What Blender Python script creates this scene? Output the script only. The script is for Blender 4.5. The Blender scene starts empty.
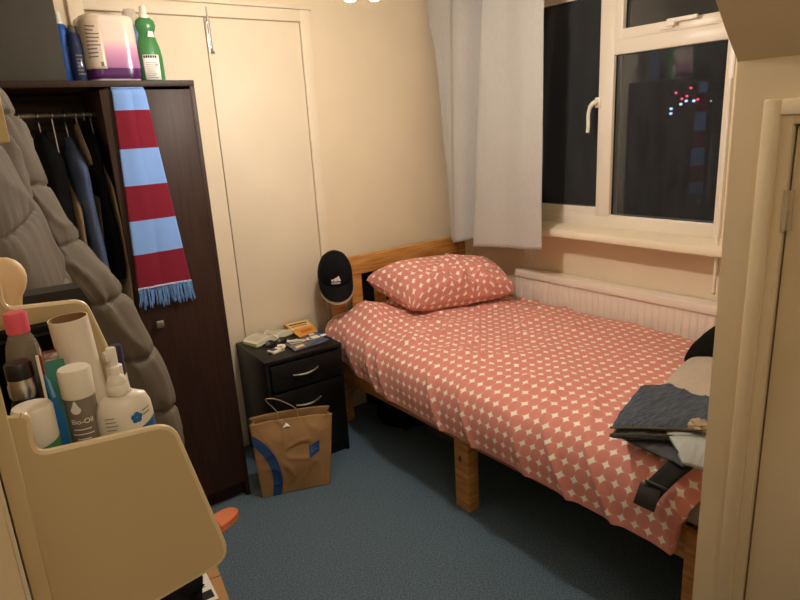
import bpy, bmesh, math, random
from mathutils import Vector, Matrix, noise
random.seed(7)
C = bpy.context.scene.collection
PI = math.pi

# ------------------------------------------------------------------ materials
def lin(c):
    r = []
    for v in c[:3]:
        v /= 255.0
        r.append(v/12.92 if v <= 0.04045 else ((v+0.055)/1.055)**2.4)
    return (*r, 1.0)

def new_mat(name):
    m = bpy.data.materials.new(name); m.use_nodes = True
    nt = m.node_tree
    return m, nt, nt.nodes['Principled BSDF']

def mat(name, col, rough=0.6, var=0.0, vscale=8.0, bump=0.0, bscale=200.0, metal=0.0, stretch=None, col2=None, spec=0.5, sheen=0.0, coord='Object'):
    """principled surface with procedural colour mottling and relief"""
    m, nt, b = new_mat(name)
    b.inputs['Roughness'].default_value = rough
    b.inputs['Metallic'].default_value = metal
    b.inputs['Specular IOR Level'].default_value = spec
    if sheen:
        b.inputs['Sheen Weight'].default_value = sheen
    c = lin(col)
    tc = nt.nodes.new('ShaderNodeTexCoord')
    mp = nt.nodes.new('ShaderNodeMapping')
    nt.links.new(tc.outputs[coord], mp.inputs['Vector'])
    if stretch: mp.inputs['Scale'].default_value = stretch
    nz = nt.nodes.new('ShaderNodeTexNoise')
    nz.inputs['Scale'].default_value = vscale; nz.inputs['Detail'].default_value = 6
    nt.links.new(mp.outputs[0], nz.inputs['Vector'])
    cr = nt.nodes.new('ShaderNodeValToRGB')
    c2 = lin(col2) if col2 else tuple(x*(1-var) for x in c[:3])+(1,)
    cr.color_ramp.elements[0].position = 0.35; cr.color_ramp.elements[1].position = 0.65
    cr.color_ramp.elements[0].color = c2
    cr.color_ramp.elements[1].color = c
    nt.links.new(nz.outputs['Fac'], cr.inputs['Fac'])
    nt.links.new(cr.outputs['Color'], b.inputs['Base Color'])
    if bump:
        n2 = nt.nodes.new('ShaderNodeTexNoise'); n2.inputs['Scale'].default_value = bscale; n2.inputs['Detail'].default_value = 4
        nt.links.new(mp.outputs[0], n2.inputs['Vector'])
        bp = nt.nodes.new('ShaderNodeBump'); bp.inputs['Strength'].default_value = bump; bp.inputs['Distance'].default_value = 0.002
        nt.links.new(n2.outputs['Fac'], bp.inputs['Height']); nt.links.new(bp.outputs[0], b.inputs['Normal'])
    return m

def mth(nt, op, a, b=None):
    n = nt.nodes.new('ShaderNodeMath'); n.operation = op
    for i, v in enumerate((a, b)):
        if v is None: continue
        if isinstance(v, (int, float)): n.inputs[i].default_value = v
        else: nt.links.new(v, n.inputs[i])
    return n.outputs[0]

def star_mat():
    """pink discs on a square lattice over white cloth: the gaps read as four-pointed stars"""
    m, nt, b = new_mat('star_print_cotton')
    uv = nt.nodes.new('ShaderNodeTexCoord')
    sp = nt.nodes.new('ShaderNodeSeparateXYZ'); nt.links.new(uv.outputs['UV'], sp.inputs[0])
    k = 1/0.0420
    px = mth(nt, 'SUBTRACT', mth(nt, 'FRACT', mth(nt, 'MULTIPLY', sp.outputs[0], k)), 0.5)
    py = mth(nt, 'SUBTRACT', mth(nt, 'FRACT', mth(nt, 'MULTIPLY', sp.outputs[1], k)), 0.5)
    d = mth(nt, 'SQRT', mth(nt, 'ADD', mth(nt, 'MULTIPLY', px, px), mth(nt, 'MULTIPLY', py, py)))
    w = nt.nodes.new('ShaderNodeMapRange'); w.inputs[1].default_value = 0.512; w.inputs[2].default_value = 0.538
    nt.links.new(d, w.inputs[0])
    ring = nt.nodes.new('ShaderNodeMapRange'); ring.inputs[1].default_value = 0.42; ring.inputs[2].default_value = 0.5
    nt.links.new(d, ring.inputs[0])
    m0 = nt.nodes.new('ShaderNodeMix'); m0.data_type = 'RGBA'
    m0.inputs[6].default_value = lin((212, 136, 123)); m0.inputs[7].default_value = lin((218, 148, 134))
    nt.links.new(ring.outputs[0], m0.inputs[0])
    mx = nt.nodes.new('ShaderNodeMix'); mx.data_type = 'RGBA'
    nt.links.new(m0.outputs[2], mx.inputs[6]); mx.inputs[7].default_value = lin((244, 236, 224))
    nt.links.new(w.outputs[0], mx.inputs[0]); nt.links.new(mx.outputs[2], b.inputs['Base Color'])
    b.inputs['Roughness'].default_value = 0.85; b.inputs['Sheen Weight'].default_value = 0.1
    tc = nt.nodes.new('ShaderNodeTexNoise'); tc.inputs['Scale'].default_value = 40; tc.inputs['Detail'].default_value = 5
    nt.links.new(uv.outputs['Object'], tc.inputs['Vector'])
    bp = nt.nodes.new('ShaderNodeBump'); bp.inputs['Strength'].default_value = 0.25; bp.inputs['Distance'].default_value = 0.004
    nt.links.new(tc.outputs['Fac'], bp.inputs['Height']); nt.links.new(bp.outputs[0], b.inputs['Normal'])
    return m

def band_mat(name, stops, axis=2, z0=0.0, z1=1.0, rough=0.8, bump=0.3, bscale=300, interp='CONSTANT', stretch=None):
    """bands of colour along one object axis (knitted stripes, printed wrappers)"""
    m, nt, b = new_mat(name)
    tc = nt.nodes.new('ShaderNodeTexCoord'); sp = nt.nodes.new('ShaderNodeSeparateXYZ')
    nt.links.new(tc.outputs['UV'], sp.inputs[0])
    cr = nt.nodes.new('ShaderNodeValToRGB'); cr.color_ramp.interpolation = interp
    els = cr.color_ramp.elements
    while len(els) < len(stops): els.new(0.5)
    for e, (p, c) in zip(els, stops): e.position = p; e.color = lin(c)
    nt.links.new(sp.outputs[axis], cr.inputs['Fac']); nt.links.new(cr.outputs['Color'], b.inputs['Base Color'])
    b.inputs['Roughness'].default_value = rough
    if bump:
        nz = nt.nodes.new('ShaderNodeTexNoise'); nz.inputs['Scale'].default_value = bscale
        nt.links.new(tc.outputs['Object'], nz.inputs['Vector'])
        bp = nt.nodes.new('ShaderNodeBump'); bp.inputs['Strength'].default_value = bump; bp.inputs['Distance'].default_value = 0.002
        nt.links.new(nz.outputs['Fac'], bp.inputs['Height']); nt.links.new(bp.outputs[0], b.inputs['Normal'])
    return m

def clear_mat(name, col, alpha=0.35, rough=0.08):
    """thin see-through plastic: part transparent, part glossy tinted"""
    m, nt, b = new_mat(name)
    out = nt.nodes['Material Output']
    tr = nt.nodes.new('ShaderNodeBsdfTransparent'); tr.inputs[0].default_value = tuple(0.4+0.6*v for v in lin(col)[:3])+(1,)
    b.inputs['Base Color'].default_value = lin(col); b.inputs['Roughness'].default_value = rough
    mx = nt.nodes.new('ShaderNodeMixShader'); mx.inputs[0].default_value = alpha
    nt.links.new(tr.outputs[0], mx.inputs[1]); nt.links.new(b.outputs[0], mx.inputs[2]); nt.links.new(mx.outputs[0], out.inputs['Surface'])
    return m

def glass_mat(name):
    """double glazing at night: clear, mirror-like by Fresnel, with a little grey mixed in as reflection haze"""
    m, nt, b = new_mat(name)
    out = nt.nodes['Material Output']
    tr = nt.nodes.new('ShaderNodeBsdfTransparent'); tr.inputs[0].default_value = (0.85, 0.88, 0.9, 1)
    gl = nt.nodes.new('ShaderNodeBsdfGlossy'); gl.inputs['Roughness'].default_value = 0.035
    fr = nt.nodes.new('ShaderNodeFresnel'); fr.inputs[0].default_value = 1.55
    mx = nt.nodes.new('ShaderNodeMixShader')
    nt.links.new(fr.outputs[0], mx.inputs[0]); nt.links.new(tr.outputs[0], mx.inputs[1]); nt.links.new(gl.outputs[0], mx.inputs[2])
    df = nt.nodes.new('ShaderNodeBsdfDiffuse'); df.inputs[0].default_value = (0.62, 0.62, 0.62, 1)  # grey diffuse share that paints the haze over the reflections
    tc = nt.nodes.new('ShaderNodeTexCoord'); mp = nt.nodes.new('ShaderNodeMapping'); mp.inputs['Scale'].default_value = (1, 9, 1.5)
    nz_ = nt.nodes.new('ShaderNodeTexNoise'); nz_.inputs['Scale'].default_value = 3; nz_.inputs['Detail'].default_value = 6
    nt.links.new(tc.outputs['Object'], mp.inputs[0]); nt.links.new(mp.outputs[0], nz_.inputs['Vector'])
    mr = nt.nodes.new('ShaderNodeMapRange'); mr.inputs[1].default_value = 0.3; mr.inputs[2].default_value = 0.8; mr.inputs[3].default_value = 0.018; mr.inputs[4].default_value = 0.042
    nt.links.new(nz_.outputs['Fac'], mr.inputs[0])
    m2 = nt.nodes.new('ShaderNodeMixShader'); nt.links.new(mr.outputs[0], m2.inputs[0]); nt.links.new(mx.outputs[0], m2.inputs[1]); nt.links.new(df.outputs[0], m2.inputs[2])
    nt.links.new(m2.outputs[0], out.inputs['Surface'])
    return m

def emit_mat(name, col, s):
    m, nt, b = new_mat(name)
    b.inputs['Base Color'].default_value = (0.8, 0.8, 0.8, 1)
    b.inputs['Emission Color'].default_value = col; b.inputs['Emission Strength'].default_value = s
    return m

WALL = mat('cream_emulsion', (230, 213, 184), 0.75, 0.05, 3, 0.25, 90)
CEIL = mat('white_ceiling_paint', (232, 222, 200), 0.85, 0.03, 3, 0.2, 90)
GLOSS = mat('cream_gloss_paint', (232, 217, 192), 0.5, 0.05, 4, 0.12, 40, spec=0.35)
KNEE = mat('cream_eggshell_paint', (222, 201, 164), 0.6, 0.05, 4, 0.25, 70)
CARPET = mat('blue_grey_carpet', (112, 132, 148), 0.95, 0, 190, 1.0, 420, col2=(66, 82, 96), spec=0.1)
PVC = mat('white_upvc', (232, 220, 204), 0.35, 0.02, 5)
RADW = mat('white_radiator_enamel', (236, 222, 208), 0.35, 0.03, 5)
PINE = mat('honey_pine', (206, 152, 84), 0.45, 0, 9, 0.1, 30, stretch=(1, 1, 9), col2=(176, 116, 54))
PINEX = mat('honey_pine_rail', (206, 152, 84), 0.45, 0, 9, 0.1, 30, stretch=(0.7, 12, 12), col2=(172, 112, 50))
PINEY = mat('honey_pine_side', (200, 146, 78), 0.45, 0, 9, 0.1, 30, stretch=(12, 0.7, 12), col2=(166, 108, 50))
KNOT = mat('pine_knot', (96, 56, 26), 0.5, 0.3, 60)
STAR = star_mat()
MATT = mat('mattress_ticking', (186, 176, 160), 0.9, 0.08, 30, 0.3, 300)
WENGE = mat('dark_brown_wood_foil', (56, 36, 28), 0.5, 0, 7, 0.15, 40, stretch=(10, 10, 0.8), col2=(42, 27, 21), spec=0.25)
WENGEI = mat('dark_brown_wood_inside', (66, 48, 38), 0.6, 0, 7, 0.1, 40, stretch=(0.8, 10, 10), col2=(54, 38, 30))
BLACKASH = mat('black_ash_foil', (20, 20, 22), 0.4, 0, 8, 0.25, 60, stretch=(10, 10, 0.8), col2=(12, 12, 13), spec=0.35)
STEEL = mat('brushed_steel', (200, 198, 194), 0.3, 0.05, 60, metal=1.0)
DULL = mat('painted_metal', (205, 190, 160), 0.4, 0.1, 60, metal=0.3)
PUFF = mat('grey_khaki_nylon', (102, 93, 81), 0.75, 0.08, 14, 0.35, 40, spec=0.25)
CURT = mat('pale_grey_linen', (182, 178, 174), 0.95, 0.06, 120, 0.4, 500, stretch=(1, 1, 0.3))
ORGP = mat('cream_painted_board', (204, 180, 134), 0.4, 0.04, 6, 0.1, 30)
ORGE = mat('edge_highlight_cream', (222, 200, 158), 0.32, 0.03, 6)  # board colour lightened to paint the highlight along the panel edges
NAVY = mat('navy_plastic', (32, 36, 78), 0.35, 0.05, 20)
WHITEP = mat('white_plastic', (236, 228, 214), 0.35, 0.02, 10)
BLACKP = mat('black_plastic', (24, 22, 22), 0.4, 0.1, 20)
BLACKF = mat('black_cloth', (12, 12, 13), 0.95, 0.25, 30, 0.5, 200, spec=0.15)
KRAFT = mat('kraft_paper', (156, 119, 76), 0.75, 0.1, 12, 0.3, 60)
CARD = mat('brown_cardboard', (184, 138, 88), 0.8, 0.08, 14, 0.2, 80, stretch=(1, 6, 1))
BAGBLUE = mat('blue_ink', (24, 66, 122), 0.7, 0.1, 20)
PAPER = mat('book_paper', (238, 228, 204), 0.8, 0.04, 30)
PRINT = mat('pale_grey_print', (186, 176, 158), 0.8, 0.1, 40)
INK = mat('grey_print', (120, 112, 104), 0.8, 0.2, 40)
DARKINK = mat('black_print', (30, 28, 30), 0.7, 0.1, 40)
WHITEINK = mat('white_print', (240, 236, 228), 0.6, 0.03, 40)
GOLD = mat('gold_print', (200, 170, 100), 0.4, 0.1, 40)
GREEN = mat('green_plastic', (58, 126, 70), 0.3, 0.06, 12)
BLUEP = mat('blue_plastic', (28, 84, 170), 0.3, 0.06, 12)
DBLUEP = mat('dark_blue_plastic', (30, 40, 74), 0.3, 0.1, 12)
ORANGE = mat('orange_rubber', (246, 138, 88), 0.6, 0.06, 20)
PINKCAP = mat('pink_plastic', (232, 92, 116), 0.4, 0.04, 20)
TEAL = mat('teal_card', (62, 142, 122), 0.5, 0.06, 20)
BRIGHTBLUE = mat('bright_blue_foil', (20, 108, 180), 0.35, 0.06, 20)
RED = mat('red_print', (206, 44, 36), 0.5, 0.06, 20)
TUBE = mat('white_tube_card', (232, 222, 204), 0.8, 0.03, 20, 0.2, 120)
BEECH = mat('pale_beech', (238, 208, 166), 0.5, 0.06, 10, stretch=(8, 8, 1))
DENIM = mat('dark_blue_denim', (84, 94, 108), 0.9, 0, 45, 0.8, 400, stretch=(0.6, 3, 3), col2=(54, 63, 76))
SEAM = mat('brown_seam_edge', (104, 92, 66), 0.9, 0.2, 60)
FLEECE = mat('pale_grey_fleece', (186, 172, 154), 1.0, 0.12, 120, 1.0, 260, sheen=0.3)
PALEBL = mat('pale_blue_grey_cotton', (178, 184, 184), 0.9, 0.06, 30, 0.3, 200)
DGREY = mat('charcoal_cotton', (74, 74, 78), 0.9, 0.15, 30, 0.4, 200)
WEB = mat('black_webbing', (20, 20, 19), 0.8, 0.3, 260, 0.8, 600)
TAN = mat('tan_cotton', (126, 106, 80), 0.9, 0.15, 20, 0.4, 200)
CREAMC = mat('cream_cotton', (170, 152, 122), 0.9, 0.1, 20, 0.4, 200)
BLUEDEN = mat('washed_denim', (70, 86, 122), 0.9, 0.2, 20, 0.5, 300)
CORD = mat('grey_twine', (178, 160, 142), 0.8, 0.2, 60)
GLASS = glass_mat('window_glass')

# ------------------------------------------------------------------ mesh helpers
class MB:
    def __init__(s): s.v = []; s.f = []; s.uv = {}; s.mi = []
    def add(s, vs, fs, mi=0, uvs=None):
        o = len(s.v); s.v += [tuple(v) for v in vs]
        for f in fs:
            s.f.append(tuple(i+o for i in f)); s.mi.append(mi)
        if uvs:
            for i, u in enumerate(uvs): s.uv[o+i] = u
        return s
    def box(s, x0, x1, y0, y1, z0, z1, bev=0.0, seg=2, rot=None, mi=0):
        bm = bmesh.new()
        bmesh.ops.create_cube(bm, size=1)
        cx, cy, cz = (x0+x1)/2, (y0+y1)/2, (z0+z1)/2
        bmesh.ops.scale(bm, vec=(abs(x1-x0), abs(y1-y0), abs(z1-z0)), verts=bm.verts)
        if bev: bmesh.ops.bevel(bm, geom=bm.edges[:], offset=bev, segments=seg, profile=0.5, affect='EDGES')
        M = Matrix.Translation((cx, cy, cz)) @ (rot.to_4x4() if rot else Matrix())
        s.from_bm(bm, M, mi); return s
    def from_bm(s, bm, M=Matrix(), mi=0):
        bm.verts.index_update()
        s.add([M @ v.co for v in bm.verts], [[v.index for v in f.verts] for f in bm.faces], mi); bm.free()
    def tube(s, pts, r, n=10, cap=True, mi=0):
        pts = [Vector(p) for p in pts]; vs = []; fs = []
        rr = r if isinstance(r, (list, tuple)) else [r]*len(pts)
        up = None
        for i, p in enumerate(pts):
            t = (pts[min(i+1, len(pts)-1)]-pts[max(i-1, 0)]).normalized()
            if up is None:
                a = Vector((0, 0, 1)) if abs(t.z) < 0.9 else Vector((1, 0, 0))
                up = (a - t*a.dot(t)).normalized()
            else:
                up = (up - t*up.dot(t)).normalized()
            sd = t.cross(up)
            for k in range(n):
                a = 2*PI*k/n
                vs.append(p + (up*math.cos(a)+sd*math.sin(a))*rr[i])
        for i in range(len(pts)-1):
            for k in range(n):
                fs.append((i*n+k, i*n+(k+1) % n, (i+1)*n+(k+1) % n, (i+1)*n+k))
        if cap:
            fs.append(tuple(range(n))[::-1]); fs.append(tuple(range((len(pts)-1)*n, len(pts)*n)))
        return s.add(vs, fs, mi)
    def lathe(s, prof, c, n=28, sx=1.0, sy=1.0, M=None, mi=0, uv=False):
        """prof = [(r, z)...] turned round the z axis at c"""
        vs = []; fs = []; uvs = []
        M = M or Matrix()
        z0, z1 = prof[0][1], prof[-1][1]
        for j, (r, z) in enumerate(prof):
            for k in range(n):
                a = 2*PI*k/n
                vs.append(M @ Vector((r*sx*math.cos(a), r*sy*math.sin(a), z)) + Vector(c))
                uvs.append((k/n, (z-z0)/(z1-z0+1e-9)))
        for j in range(len(prof)-1):
            for k in range(n):
                fs.append((j*n+k, j*n+(k+1) % n, (j+1)*n+(k+1) % n, (j+1)*n+k))
        if prof[0][0] > 1e-5: fs.append(tuple(range(n))[::-1])
        if prof[-1][0] > 1e-5: fs.append(tuple(range((len(prof)-1)*n, len(prof)*n)))
        return s.add(vs, fs, mi, uvs if uv else None)
    def grid(s, fn, nu, nv, uvfn=None, closeu=False, mi=0):
        vs = []; uvs = []
        for j in range(nv+1):
            for i in range(nu+1 if not closeu else nu):
                u, v = i/nu, j/nv
                vs.append(fn(u, v)); uvs.append(uvfn(u, v) if uvfn else (u, v))
        W = nu+1 if not closeu else nu
        fs = []
        for j in range(nv):
            for i in range(nu):
                a, b = j*W+i, j*W+(i+1) % W
                fs.append((a, b, b+W, a+W))
        return s.add(vs, fs, mi, uvs)
    def arcgrid(s, fn, nu, nv, u0=0.0, v0=0.0):
        """grid whose UVs are lengths measured along the cloth from its middle lines"""
        P = [[Vector(fn(i/nu, j/nv)) for i in range(nu+1)] for j in range(nv+1)]
        U = [[0.0]*(nu+1) for _ in range(nv+1)]; V = [[0.0]*(nu+1) for _ in range(nv+1)]
        ci, cj = nu//2, nv//2
        for j in range(nv+1):
            for i in range(ci+1, nu+1): U[j][i] = U[j][i-1]+(P[j][i]-P[j][i-1]).length
            for i in range(ci-1, -1, -1): U[j][i] = U[j][i+1]-(P[j][i]-P[j][i+1]).length
        for i in range(nu+1):
            for j in range(cj+1, nv+1): V[j][i] = V[j-1][i]+(P[j][i]-P[j-1][i]).length
            for j in range(cj-1, -1, -1): V[j][i] = V[j+1][i]-(P[j][i]-P[j+1][i]).length
        vs = [p for r in P for p in r]; uvs = [(u0+U[j][i], v0+V[j][i]) for j in range(nv+1) for i in range(nu+1)]
        W = nu+1
        return s.add(vs, [(j*W+i, j*W+i+1, (j+1)*W+i+1, (j+1)*W+i) for j in range(nv) for i in range(nu)], 0, uvs)
    def prism(s, poly, fn, d0, d1, mi=0):
        """extrude a 2-D outline; fn(a, b, d) -> point"""
        n = len(poly)
        vs = [fn(a, b, d0) for a, b in poly]+[fn(a, b, d1) for a, b in poly]
        fs = [tuple(range(n))[::-1], tuple(range(n, 2*n))]+[(i, (i+1) % n, n+(i+1) % n, n+i) for i in range(n)]
        return s.add(vs, fs, mi)
    def text(s, string, size, fn, mi=0, bold=0.0):
        """letters as flat faces; fn(x, y) -> point, text centred on 0"""
        cu = bpy.data.curves.new('t', 'FONT'); cu.body = string; cu.size = size; cu.align_x = 'CENTER'; cu.align_y = 'CENTER'; cu.offset = bold
        ob = bpy.data.objects.new('t', cu); C.objects.link(ob)
        dg = bpy.context.evaluated_depsgraph_get(); dg.update()
        me = bpy.data.meshes.new_from_object(ob.evaluated_get(dg))
        s.add([fn(v.co.x, v.co.y) for v in me.vertices], [tuple(p.vertices) for p in me.polygons], mi)
        bpy.data.objects.remove(ob); bpy.data.curves.remove(cu); bpy.data.meshes.remove(me)
        return s
    def build(s, name, mats, parent=None, smooth=True, solid=0.0, sub=0, fixn=True, ang=40):
        me = bpy.data.meshes.new(name)
        me.from_pydata(s.v, [], s.f)
        if not isinstance(mats, (list, tuple)): mats = [mats]
        for m in mats: me.materials.append(m)
        if len(mats) > 1:
            for p, i in zip(me.polygons, s.mi): p.material_index = i
        if s.uv:
            l = me.uv_layers.new(name='UVMap')
            for lp in me.loops: l.data[lp.index].uv = s.uv.get(lp.vertex_index, (0, 0))
        if fixn:
            bm = bmesh.new(); bm.from_mesh(me); bmesh.ops.recalc_face_normals(bm, faces=bm.faces); bm.to_mesh(me); bm.free()
        if smooth:
            for p in me.polygons: p.use_smooth = True
            me.set_sharp_from_angle(angle=math.radians(ang))
        o = bpy.data.objects.new(name, me); C.objects.link(o)
        if parent is not None:
            o.parent = parent
            if parent.type == 'EMPTY': o.matrix_parent_inverse = Matrix.Translation(-Vector(parent.location))
        if solid:
            md = o.modifiers.new('thickness', 'SOLIDIFY'); md.thickness = solid; md.offset = -1
        if sub:
            md = o.modifiers.new('smooth', 'SUBSURF'); md.levels = sub; md.render_levels = sub
        return o

def tag(o, label, cat, group=None):
    o['label'] = label; o['category'] = cat
    if group: o['group'] = group
    return o
def thing(name, loc, label, cat, group=None):
    o = bpy.data.objects.new(name, None); C.objects.link(o); o.location = loc; o.empty_display_size = 0.05
    return tag(o, label, cat, group)
def struct(o): o['kind'] = 'structure'; return o
def sroot(name, loc):
    o = bpy.data.objects.new(name, None); C.objects.link(o); o.location = loc; o.empty_display_size = 0.05
    o['kind'] = 'structure'; return o
def B(*a, **k): return MB().box(*a, **k)
def catmull(pts, n):
    """smooth points through pts"""
    P = [Vector(p) for p in pts]; P = [P[0]*2-P[1]]+P+[P[-1]*2-P[-2]]
    out = []; segs = len(P)-3
    for i in range(n+1):
        t = i/n*segs; k = min(int(t), segs-1); t -= k
        a, b, c, d = P[k:k+4]
        out.append(0.5*((2*b)+(c-a)*t+(2*a-5*b+4*c-d)*t*t+(3*b-a-3*c+d)*t**3))
    return out
def lerp(a, b, t): return a+(b-a)*t
def interp(tab, x):
    if x <= tab[0][0]: return tab[0][1]
    for (a, b), (c, d) in zip(tab, tab[1:]):
        if x <= c: return lerp(b, d, (x-a)/(c-a))
    return tab[-1][1]
def sm(x, a, b):
    t = max(0.0, min(1.0, (x-a)/(b-a))); return t*t*(3-2*t)
def nz(x, y, z=0.0): return noise.noise(Vector((x, y, z)))

# ------------------------------------------------------------------ the room
YB, XR, ZC = 2.75, 2.50, 2.30
struct(B(-0.95, 2.75, -1.25, 2.9, -0.1, 0.0).build('floor', CARPET, smooth=False))
struct(B(-0.95, 2.75, -1.25, 2.9, ZC, ZC+0.1).build('ceiling', CEIL, smooth=False))
struct(B(-0.12, 2.72, YB, YB+0.12, 0, ZC).build('wall_back', WALL, smooth=False))
# left wall, ending in the door lining the camera stands beside
struct(B(-0.12, 0.0, 0.60, YB, 0, ZC).build('wall_left', WALL, smooth=False))
m = MB().box(-0.16, -0.003, 0.585, 0.60, 0, 2.05, 0.004); struct(m.build('trim_1', KNEE))
# window wall around the opening
wy0, wy1, wz0, wz1 = 1.185, 2.56, 0.985, 2.08
m = MB(); m.box(XR, XR+0.2, 0.5, YB, 0, wz0); m.box(XR, XR+0.2, 0.5, YB, wz1, ZC)
m.box(XR, XR+0.2, wy1, YB, wz0, wz1); m.box(XR, XR+0.2, 0.5, wy0, wz0, wz1)
struct(m.build('wall_right', WALL, smooth=False))
# hall behind the camera
struct(B(-0.95, 2.7, -1.25, -1.15, 0, ZC).build('wall_front', WALL, smooth=False))
m = MB(); m.box(-0.95, -0.85, -1.15, 0.7, 0, ZC); m.box(-0.85, -0.12, 0.6, 0.7, 0, ZC)
struct(m.build('wall_hall', WALL, smooth=False))
# low cupboard wall on the right, with the sloping soffit over it
KX, KY = 1.30, 0.612
dz1, dy1 = 1.463, 0.500
m = MB(); m.box(KX, KX+0.05, dy1, KY, 0, 1.60); m.box(KX, KX+0.05, -1.15, dy1, dz1, 1.60); m.box(KX+0.05, 2.5, KY-0.05, KY, 0, 1.60)
m.box(KX, KX+0.05, -1.15, -0.16, 0, dz1)
struct(m.build('wall_knee', KNEE, smooth=False))
m = MB().prism([(KX, 1.583), (1.24, 1.640), (0.62, 2.30), (2.5, 2.30), (2.5, 1.583)], lambda a, b, d: (a, d, b), -1.15, KY)
struct(m.build('ceiling_soffit', KNEE, smooth=False))
# architrave of the low cupboard: two stepped mouldings on three sides
m = MB()
for (yo, yi, zo, zi, t) in ((0.552, 0.520, 1.509, 1.480, 0.014), (0.522, 0.499, 1.482, 1.463, 0.008)):
    m.box(KX-t, KX+0.001, yi, yo, 0, zo, 0.003); m.box(KX-t+0.0003, KX+0.001, -0.2, yi+0.002, zi, zo-0.0003, 0.003)
struct(m.build('trim_2', KNEE))
d3 = sroot('door_3', (KX, 0.2, 0))
B(KX+0.006, KX+0.04, -0.155, dy1-0.004, 0.008, dz1-0.004, 0.002).build('door_leaf', KNEE, d3)
m = MB(); m.box(KX-0.003, KX+0.006, 0.488, 0.508, 1.265, 1.342, 0.001); m.tube([(KX-0.006, 0.4985, 1.264), (KX-0.006, 0.4985, 1.343)], 0.0045)
for z in (1.28, 1.30, 1.325): m.tube([(KX-0.006, 0.4985, z), (KX-0.006, 0.4985, z+0.001)], 0.0052)
m.build('hinge', DULL, d3)
# skirting
struct(B(0.87, XR, YB-0.018, YB, 0, 0.085, 0.004).build('baseboard_back', GLOSS))
struct(B(XR-0.018, XR, KY, YB-0.018, 0, 0.085, 0.004).build('baseboard_right', GLOSS))

# built-in cupboard doors in the back wall
m = MB()
for x0, x1 in ((0.565, 0.62), (1.542, 1.597)):
    m.box(x0, x1, YB-0.022, YB+0.0, 0, 2.045, 0.005)
m.box(0.617, 1.545, YB-0.0215, YB, 1.992, 2.0445, 0.005)
m.box(0.55, 1.61, YB-0.028, YB, 2.045, 2.062, 0.004)
struct(m.build('trim_3', GLOSS))
d1 = sroot('door_1', (0.85, YB, 0))
B(0.622, 1.0835, YB-0.014, YB-0.001, 0.01, 1.988, 0.002).build('door_leaf', GLOSS, d1)
d2 = sroot('door_2', (1.3, YB, 0))
B(1.0875, 1.5385, YB-0.014, YB-0.001, 0.01, 1.988, 0.002).build('door_leaf', GLOSS, d2)
m = MB(); m.box(1.090, 1.108, YB-0.018, YB-0.013, 1.845, 1.98, 0.001)
m.tube([(1.099, YB-0.021, 1.86), (1.099, YB-0.021, 2.03)], 0.004)
for z in (1.87, 1.92, 1.97): m.box(1.092, 1.106, YB-0.026, YB-0.016, z-0.004, z+0.004, 0.001)
m.tube([(1.099, YB-0.021, 1.862), (1.099, YB-0.035, 1.852), (1.107, YB-0.037, 1.846)], 0.0045)
m.build('bolt', STEEL, d2)
m = MB()
for z in (0.35, 1.45): m.tube([(1.5405, YB-0.016, z), (1.5405, YB-0.016, z+0.06)], 0.004)
m.build('hinge', DULL, d2)

# ------------------------------------------------------------------ window
w = sroot('window_1', (XR, 1.87, wz0))
xf = XR-0.004
def wbar(y0, y1, z0, z1, x0=xf, x1=XR+0.06, bev=0.005): return (x0, x1, y0, y1, z0, z1, bev)
m = MB()
m.box(*wbar(1.2155, 2.5185, wz0, 1.050)); m.box(*wbar(1.2155, 2.5185, 2.03, wz1)); m.box(*wbar(wy0, 1.219, wz0, wz1)); m.box(*wbar(2.515, wy1, wz0, wz1))
m.build('outer_frame', PVC, w)
B(*wbar(1.702, 1.776, 1.04, 2.04, xf-0.004)).build('mullion', PVC, w)
B(*wbar(1.21, 1.71, 1.744, 1.806, xf-0.003)).build('transom', PVC, w)
# left casement
def sash(y0, y1, z0, z1, t, x0):
    m = MB()
    m.box(x0, XR+0.05, y0+t-0.004, y1-t+0.004, z0, z0+t, 0.004); m.box(x0, XR+0.05, y0+t-0.004, y1-t+0.004, z1-t, z1, 0.004)
    m.box(x0, XR+0.05, y0, y0+t, z0, z1, 0.005); m.box(x0, XR+0.05, y1-t, y1, z0, z1, 0.005); return m
def gasket(y0, y1, z0, z1, x):
    m = MB(); t = 0.004
    for a in ((y0+t, y1-t, z0, z0+t), (y0+t, y1-t, z1-t, z1), (y0, y0+t, z0, z1), (y1-t, y1, z0, z1)): m.box(x, x+0.01, *a)
    return m
s1 = sash(1.744, 2.52, 1.046, 2.036, 0.034, xf+0.004).build('casement_frame', PVC, w)
gasket(1.777, 2.488, 1.078, 2.004, XR+0.012).build('gasket', BLACKP, s1)
s2 = sash(1.217, 1.704, 1.803, 2.036, 0.042, xf-0.006).build('fanlight_frame', PVC, w)
gasket(1.257, 1.664, 1.843, 1.996, XR+0.012).build('gasket', BLACKP, s2)
gasket(1.217, 1.704, 1.048, 1.746, XR+0.010).build('gasket', BLACKP, w)
B(XR+0.02, XR+0.024, 1.77, 2.50, 1.07, 2.01).build('casement_pane', GLASS, w, smooth=False)
B(XR+0.02, XR+0.024, 1.25, 1.67, 1.835, 2.0).build('fanlight_pane', GLASS, w, smooth=False)
B(XR+0.02, XR+0.024, 1.215, 1.706, 1.045, 1.748).build('fixed_pane', GLASS, w, smooth=False)
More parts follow.
